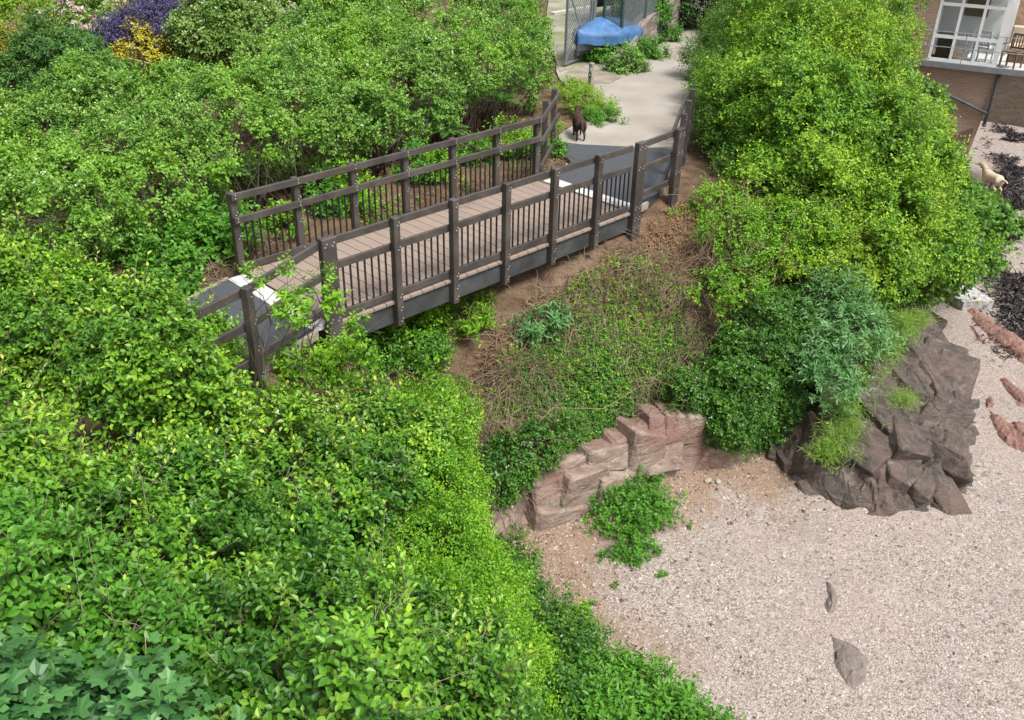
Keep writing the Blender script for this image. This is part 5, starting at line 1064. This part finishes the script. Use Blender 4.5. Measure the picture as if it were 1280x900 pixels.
def boat(label, stern, bow, wdt, hgt, mat, z0=.35, trailer=True):
    stern = np.array(stern, float); bow = np.array(bow, float); d = bow-stern; L = np.linalg.norm(d); d = d/L; s_ = np.array([-d[1], d[0], 0]); t = thing('boat', label, 'boat', ((stern+bow)/2)[:3]*(1, 1, 0))
    n = 22; ring = []; hull = []
    for i in range(n):
        u_ = i/(n-1); half = wdt/2*(1-max(0, (u_-.35)/.65)**2.2)*(.88+.12*min(1, u_*5))+.015; c = stern+d*L*u_+np.array([0, 0, z0]); sh = .10*u_**2
        rid = hgt*(.55+.45*math.exp(-((u_-.45)/.25)**2))*(1-.5*max(0, u_-.7)/.3); dr = .04*math.sin(u_*19)+.03*math.sin(u_*31)
        prof = [(-1.03, -.22+dr*.5), (-1.02, -.02), (-.98, .06), (-.72, .05+rid*.36), (-.36, .05+rid*.75+dr*.3), (0, .06+rid), (.36, .05+rid*.75-dr*.3), (.72, .05+rid*.36), (.98, .06), (1.02, -.02), (1.03, -.22-dr*.5)]
        ring.append([c+s_*half*a+np.array([0, 0, .32+sh+b]) for a, b in prof])
        hull.append([c+s_*half*a+np.array([0, 0, b+sh*(1 if a else .6)]) for a, b in ((-.98, .30), (-.9, .12), (-.55, -.05), (0, -.14), (.55, -.05), (.9, .12), (.98, .30))])
    for nm, rg, mt in (('cover', ring, mat), ('hull', hull, 'grey_cover')):
        mb = MB(); k = len(rg[0]); V = [v for r_ in rg for v in r_]; mb.add(V, [(i*k+j, i*k+j+1, (i+1)*k+j+1, (i+1)*k+j) for i in range(n-1) for j in range(k-1)]+[tuple(range(k-1, -1, -1)), tuple((n-1)*k+j for j in range(k))]); mb.build(nm, M[mt], t, nm == 'cover')
    for u_ in (.25, .7):
        mb = MB(); c = stern+d*L*u_
        for sg in (-1, 1): mb.bar(c+s_*sg*wdt*.3+np.array([0, 0, 0]), c+s_*sg*wdt*.2+np.array([0, 0, z0+.1]), .06, .06, tuple(d))
        mb.bar(c-s_*wdt*.32+np.array([0, 0, z0*.5]), c+s_*wdt*.32+np.array([0, 0, z0*.5]), .05, .05); mb.build('trestle', M['galv'], t)
b0 = un(780, 50, .6); b1 = un(722, 58, .6)
boat('small boat under a bright blue tarpaulin, behind the chain-link fence', (*un(776, 36, .6)[:2], 0), (*un(722, 52, .6)[:2], 0), 1.5, .36, 'fabric_blue', .32)
boat('boat under a dark grey cover, at the top edge behind the blue tarpaulin', (*un(850, -14, .6)[:2], 0), (*un(745, 2, .6)[:2], 0), 1.5, .5, 'grey_cover', .5)
mb = MB(); mb.bar(un(690, 19, 0)+np.array([0, 0, .04]), un(742, 10, 0)+np.array([0, 0, .04]), .22, .10); tag(mb.build('kerb', M['concrete_pale']), 'low pale concrete kerb crossing the boat yard behind the gate', 'kerb')
# yard ground
yp = [un(px, py, 0)[:2] for px, py in ((700, 90), (742, 78), (775, 88), (800, 66), (848, 36), (842, -30), (690, -30), (680, 40))]
sheet('yard_gravel', yp, .004, simple('yard_gravel', (.33, .30, .25), .95, .4, 1.2, .4, col2=(.16, .20, .07)))
ap = [un(px, py, 0)[:2] for px, py in ((706, 92), (722, 82), (748, 88), (778, 96), (762, 104), (735, 104), (712, 108))]
sheet('yard_apron', ap, .008, simple('apron_soil', (.34, .29, .23), .95, .35, 2.0, .4))
def stone_wall():
    pts = [un(781, 87, 0), un(788, 80, 0), un(800, 69, 0), un(824, 53, 0), un(848, 40, 0), un(862, 20, 0)]; t = np.linspace(0, 1, 120); k = np.linspace(0, 1, len(pts)); L = np.array([np.interp(t, k, [p[i] for p in pts]) for i in range(2)]).T
    tg = nrm(np.gradient(L, axis=0)); nn = np.column_stack([-tg[:, 1], tg[:, 0]]); hh = np.interp(t, [0, .25, .5, 1], [.12, .40, .85, 1.25]); mb = MB(); m = 26; V = []
    prof = [(0, z) for z in np.linspace(-.1, 1, 14)]+[(x, 1.02) for x in np.linspace(.08, .34, 4)]+[(.4, z) for z in np.linspace(1, -.1, 8)]
    for i in range(len(L)):
        for (o_, z) in prof:
            q = np.array([t[i]*26, z*hh[i]*5, o_*3]); bl = vnoise(np.floor(q*(1.4, 1, 1)+[.5*(int(z*hh[i]*5) % 2), 0, 0])[None]+.5, 3)[0]; f_ = fbm(q[None]*1.3, 9)[0]
            V.append((*(L[i]+nn[i]*(o_*1.0+.05-(.09*bl+.05*f_) * (1 if o_ < .2 else -1))), z*hh[i]+.05*bl*(z > .95)))
    k_ = len(prof); mb.add(V, [(i*k_+j, (i+1)*k_+j, (i+1)*k_+j+1, i*k_+j+1) for i in range(len(L)-1) for j in range(k_-1)]+[tuple(range(k_)), tuple((len(L)-1)*k_+j for j in range(k_-1, -1, -1))]); tag(mb.build('stone_wall', M['wallstone']), 'low rubble stone wall with weeds along the left edge of the concrete path', 'wall')
stone_wall()
def weeds_at(label, px, py, z, r_, n, mat, seed, h=None, **kw):
    p = un(px, py, z); q = dict(shape='kite', k=7, L=.24, ll=.085, lw=.6, up=.6); q.update(kw); clump('wall_weed', label, 'plant', p[0], p[1], r_, n, mat, seed=seed, h=h or r_, **q)
weeds_at('green weeds with small leaves below the chain-link fence at the gate', 757, 76, 0, .45, 420, 'weed', 121, .5)
weeds_at('pale flowering weeds at the low end of the stone wall', 782, 88, 0, .42, 420, 'bramble', 122, .4)
weeds_at('weeds along the foot of the stone wall, middle', 808, 70, 0, .42, 340, 'weed', 123, .32)
weeds_at('weeds along the foot of the stone wall, upper end', 834, 50, 0, .3, 200, 'weed', 124, .4)
c = un(812, 40, .3); shrub('wall_bush', 'leafy green bush growing against the chain-link fence above the stone wall', 'bush', [(c[0]+.2, c[1]+.5, .9, .6, .6, .8)], 700, 'weed', seed=125, k=7, L=.25, ll=.10, lw=.6, base=(c[0]+.2, c[1]+.5, 0))
c = un(874, 36, 0); shrub('evergreen_tree', 'dark dense evergreen tree closing off the top of the path', 'tree', [(c[0], c[1]+.6, 1.2, 1.15, 1.1, 1.3), (c[0]+1.1, c[1]+1.3, 1.4, 1.1, 1.1, 1.3), (c[0]-1, c[1]+1.6, 1.6, 1.2, 1.2, 1.5)], 4200, 'dark', seed=126, k=7, L=.25, ll=.09, lw=.6, base=(c[0], c[1]+.6, 0))
# way-marker post with two discs
p = un(737, 128, 0); mk = thing('marker_post', 'short wooden waymarker post with a white arrow plate and a dark disc', 'post', p)
mb = MB(); mb.box(p+np.array([0, 0, .36]), (.10, .10, 1.05), None, 0, .01); mb.build('post', M['woodpale'], mk)
fd = nrm((CAM-p)*(1, 1, 0)); sd_ = np.array([-fd[1], fd[0], 0]); fd = np.array([-1.0, 0, 0]) if abs(fd[0]) > abs(fd[1]) else np.array([0, -1.0, 0]); sd_ = np.array([-fd[1], fd[0], 0])
def disc(z, r_, mat, out, name):
    mb = MB(); n = 20; c0 = p+fd*(.05+out)+np.array([0, 0, z]); vs = []
    for o_ in (0, .006): vs += [c0+fd*o_+r_*(math.cos(a)*sd_+math.sin(a)*np.array([0, 0, 1])) for a in np.linspace(0, 2*math.pi, n, endpoint=False)]
    mb.add(vs, [tuple(range(n, 2*n)), tuple(range(n-1, -1, -1))]+[(i, (i+1) % n, n+(i+1) % n, n+i) for i in range(n)]); return mb.build(name, M[mat], mk)
disc(.74, .045, 'white', .001, 'white_disc'); disc(.62, .046, 'darkplastic', .001, 'dark_disc'); disc(.62, .022, 'white', .008, 'white_dot')
mb = MB(); c0 = p+fd*.059+np.array([0, 0, .74]); mb.add([c0+sd_*a+np.array([0, 0, b]) for a, b in ((-.006, -.03), (.006, -.03), (.006, .005), (.02, .005), (0, .032), (-.02, .005), (-.006, .005))], [tuple(range(7))]); mb.build('arrow', M['darkplastic'], mk)
# black webbing lead with loop on the ground by the corner post
c = un(838, 172, .02); mb = MB(); th = np.linspace(0, 2*math.pi, 24); Lp = np.column_stack([c[0]+.13*np.cos(th)-.05*np.sin(th), c[1]+.08*np.sin(th)+.04*np.cos(th), .05+.025*np.sin(th*2)]); mb.tube(Lp, .022, 6)
mb.tube([Lp[0], Lp[0]+(.14, -.02, .04), Lp[0]+(.25, -.10, .06)], [.024, .07, .03], 8); tag(mb.build('strap', M['darkplastic'], None, True), 'black looped strap lying on the path behind the far corner post', 'strap')

# ------------------------------------------------------------------ dogs
def skin(name, J, E, rad, mat, parent=None, root=0, sub=2):
    me = bpy.data.meshes.new(name); me.from_pydata([tuple(map(float, v)) for v in J], E, []); o = link_mesh(name, me, parent, [mat])
    sm = o.modifiers.new('skin', 'SKIN'); lay = me.skin_vertices[0] if me.skin_vertices else None
    if lay is None:
        bpy.context.view_layer.objects.active = o; lay = me.skin_vertices[0]
    for i, r_ in enumerate(rad): lay.data[i].radius = (r_, r_) if np.isscalar(r_) else r_
    for i in range(len(J)): lay.data[i].use_root = (i == root)
    sm.use_smooth_shade = True; ss = o.modifiers.new('sub', 'SUBSURF'); ss.levels = ss.render_levels = sub
    return o
def dog(label, p, yaw, s_, mat, head_turn, mats_ear, tail_up=.1, curly=0.0, collar=None):
    t = thing('dog', label, 'dog', p); t.rotation_euler = (0, 0, yaw); t.scale = (s_, s_, s_)
    J = [(-.26, 0, .46), (-.08, 0, .47), (.10, 0, .46), (.24, 0, .47), (.33, 0, .58), (.40, 0, .67)]; E = [(0, 1), (1, 2), (2, 3), (3, 4), (4, 5)]; rad = [.14, .15, .165, .145, .10, .085]
    ht = np.array([math.cos(head_turn), math.sin(head_turn), 0])
    J += [tuple(np.array((.42, 0, .72))+ht*.06), tuple(np.array((.42, 0, .70))+ht*.15), tuple(np.array((.42, 0, .675))+ht*.23)]; E += [(5, 6), (6, 7), (7, 8)]; rad += [.082, .052, .034]
    for sg in (-1, 1):
        k = len(J); J += [(.22, sg*.09, .36), (.20, sg*.095, .20), (.215, sg*.095, .05), (.25, sg*.095, .025)]; E += [(3, k), (k, k+1), (k+1, k+2), (k+2, k+3)]; rad += [.062, .036, .026, .03]
        k = len(J); J += [(-.25, sg*.095, .36), (-.19, sg*.10, .25), (-.33, sg*.10, .17), (-.31, sg*.10, .045), (-.27, sg*.10, .022)]; E += [(0, k), (k, k+1), (k+1, k+2), (k+2, k+3), (k+3, k+4)]; rad += [.085, .055, .032, .025, .03]
    k = len(J); J += [(-.37, 0, .50), (-.48, 0, .47+tail_up), (-.58, 0, .42+tail_up*1.8)]; E += [(0, k), (k, k+1), (k+1, k+2)]; rad += [.035, .034, .018]
    b_ = skin('body', J, E, rad, mat, t, 1)
    if curly:
        tx = bpy.data.textures.new('curls', 'CLOUDS'); tx.noise_scale = .045; d_ = b_.modifiers.new('curl', 'DISPLACE'); d_.texture = tx; d_.strength = curly; d_.mid_level = .5
    hs_ = np.array((.42, 0, .72))+ht*.03; sd2 = np.array([-ht[1], ht[0], 0])
    for sg in (-1, 1):
        J2 = [hs_+sd2*sg*.065+(0, 0, .035), hs_+sd2*sg*.10+(0, 0, -.03), hs_+sd2*sg*.095+(0, 0, -.10)]; skin('ear', J2, [(0, 1), (1, 2)], [(.03, .02), (.045, .018), (.03, .014)], mats_ear, t)
        mb = MB(); e = hs_+ht*.085+sd2*sg*.036+np.array([0, 0, .03]); mb.ball((0, 0, 0), .012, 8); o = mb.build('eye', M['darkplastic']); o.parent = t; o.location = e
    mb = MB(); mb.ball((0, 0, 0), (.022, .022, .018), 8); o = mb.build('nose', M['darkplastic']); o.parent = t; o.location = np.array((.42, 0, .685))+ht*.26
    if collar:
        th = np.linspace(0, 2*math.pi, 17)[:-1]; mb = MB(); c0 = np.array((.34, 0, .595)); u1 = np.array([-.7, 0, .6]); u1 = u1/np.linalg.norm(u1); pts_ = [c0+.088*(math.cos(a)*u1+math.sin(a)*np.array([0, 1.0, 0])) for a in np.append(th, [0, th[1]])]; mb.tube(pts_, .012, 6, 0, False); o = mb.build('collar', M[collar], None, True); o.parent = t
    return t
M['fur_brown'] = simple('brown_fur', (.060, .030, .018), .8, .6, 28, .6)
M['fur_cream'] = simple('cream_fur', (.70, .58, .42), .85, .25, 14, .6)
M['fur_tan'] = simple('tan_fur', (.46, .29, .14), .85, .3, 14, .5)
M['red_collar'] = simple('red_webbing', (.40, .06, .03), .6, .2, 10)
p = un(723, 172, 0.0); dog('curly chocolate brown dog standing at the tarmac edge, looking along the path', (p[0], p[1], -.008), R(52), .74, M['fur_brown'], R(-62), M['fur_brown'], -.04, .03)
p = un(1236, 240, BZ); dog('cream and tan dog walking on the shingle beside the seaweed', (p[0], p[1], float(beach_z(np.array([p[:2]]))[0])), R(64), .98, M['fur_cream'], R(20), M['fur_tan'], .02, .02, 'red_collar')

# ------------------------------------------------------------------ garden behind the hedge
def gsh(name, label, cat, px, py, z, r_, n, mat, seed, rz=None, **kw):
    """a garden plant whose middle shows at (px, py) when it is z above the ground sheet"""
    c = un(px, py, z); q = dict(k=6, L=.2, ll=.085, lw=.6, up=.5); q.update(kw); rz = rz or r_*.85; b_ = [(c[0], c[1], z, r_, r_, rz), (c[0]+r_*.6, c[1]+.2, z-.1, r_*.75, r_*.75, rz*.8), (c[0]-r_*.55, c[1]+.15, z-.12, r_*.7, r_*.7, rz*.75)]
    return shrub(name, label, cat, b_, n, mat, seed=seed, r0=.025, twigs=20, base=(c[0], c[1], gz(c[0], c[1])-.02), **q)
gsh('feathery_shrub', 'large dark green feathery shrub in the garden, left of the bamboo sticks', 'bush', 72, 90, 1.1, .72, 2200, 'fern', 131, .75, ll=.10, lw=.4)
gsh('flowering_shrub', 'garden bush topped with big pale pink flower heads', 'bush', 112, 34, 1.25, .75, 900, 'variegated', 132, extra=flower_heads('pink', 'flower_head', 75, .10, 14, 'kite', 5, -.2, .06))
gsh('orange_shrub', 'small orange-tipped shrub below the pink flowers', 'bush', 100, 50, 1.0, .5, 900, 'orange', 133)
gsh('purple_shrub', 'left of the two dark purple mounded shrubs in the garden', 'bush', 146, 54, .95, .52, 1600, 'purple', 134, .5, group='dark purple shrubs', ll=.06)
gsh('purple_shrub', 'right and larger of the two dark purple mounded shrubs, behind the golden one', 'bush', 196, 44, 1.1, .72, 2300, 'purple', 135, .62, group='dark purple shrubs', ll=.06)
gsh('golden_shrub', 'golden yellow shrub in front of the larger purple mound', 'bush', 190, 62, .85, .5, 1300, 'gold', 136, .5)
gsh('golden_shrub', 'small pale yellow shrub between the pink flowers and the purple mound', 'bush', 156, 34, 1.2, .35, 400, 'gold', 137, .35)
gsh('lime_plant', 'lime green broad-leaved plant at the top edge beside the pink flowers', 'plant', 162, 0, 1.5, .8, 500, 'lime', 138, ll=.18, lw=.5)
gsh('variegated_bush', 'big bush with white-edged leaves behind the hedge, right of the purple mounds', 'bush', 290, 42, 1.2, .95, 2600, 'variegated', 139, .9)
gsh('green_bush', 'mid green bush at the top edge next to the white-edged bush', 'bush', 318, 14, 1.3, .9, 1500, 'lime', 140, .8)
gsh('silver_shrub', 'small silvery pale shrub near the vine frame', 'bush', 360, 34, 1.0, .5, 700, 'silver', 141, .45)
gsh('heather_plant', 'low purplish plant with reddish flowers between hedge and white-edged bush', 'plant', 335, 34, .85, .38, 420, 'purple', 142, .3, extra=flower_heads('orange', 'flower', 20, .06, 6, 'kite', 6, -.2, .04))
gsh('rose_bush', 'sparse bush with reddish leaves at the far left edge', 'bush', 4, 80, 1.1, .6, 700, 'orange', 143, extra=flower_heads('pink', 'flower', 14, .06, 8, 'kite', 7, 0, .05))
gsh('yellow_shrub', 'olive green shrub at the top left corner', 'bush', 20, 28, 1.2, .8, 1200, 'lime', 144)
gsh('olive_shrub', 'grey-olive shrub behind the bamboo sticks', 'bush', 150, 66, .7, .55, 800, 'fern', 145, .5)
gsh('vine', 'yellow-green vine growing over the metal frame at the top edge', 'plant', 408, 8, 1.4, .95, 1100, 'lime', 146, .7, ll=.14, lw=.8)
gsh('green_bush', 'pale green bush at the top edge right of the vine frame', 'bush', 470, 4, 1.6, .9, 1300, 'bramble', 147, .8)
vf = thing('trellis_frame', 'white metal frame of uprights and a slanted stay, overgrown by a vine', 'frame', (*un(400, 34, .9)[:2], .5))
for px in (366, 393, 419, 446): a_ = un(px, 36, .75); mb = MB(); mb.tube([a_, a_+np.array([0, 0, 2.2])], .025, 6); mb.build('upright', M['white'], vf)
a_ = un(393, 36, .75); b_ = un(374, -6, 1.6); mb = MB(); mb.tube([a_, b_], .025, 6); mb.build('stay', M['white'], vf)
ts = thing('stick_trellis', 'small trellis of bamboo sticks tied together behind the hedge', 'trellis', (*un(175, 85, .6)[:2], .5))
for (x0, y0, x1, y1) in ((162, 58, 166, 84), (168, 60, 167, 86), (173, 60, 177, 80), (179, 68, 179, 92), (191, 80, 191, 99)):
    mb = MB(); mb.tube([un(x0, y0, 1.25), un(x1, y1, .7)], .018, 5); mb.build('stick', M['stake'], ts)
mb = MB(); mb.tube([un(161, 73, 1.0), un(201, 83, .95)], .016, 5); mb.build('cross_stick', M['stake'], ts)
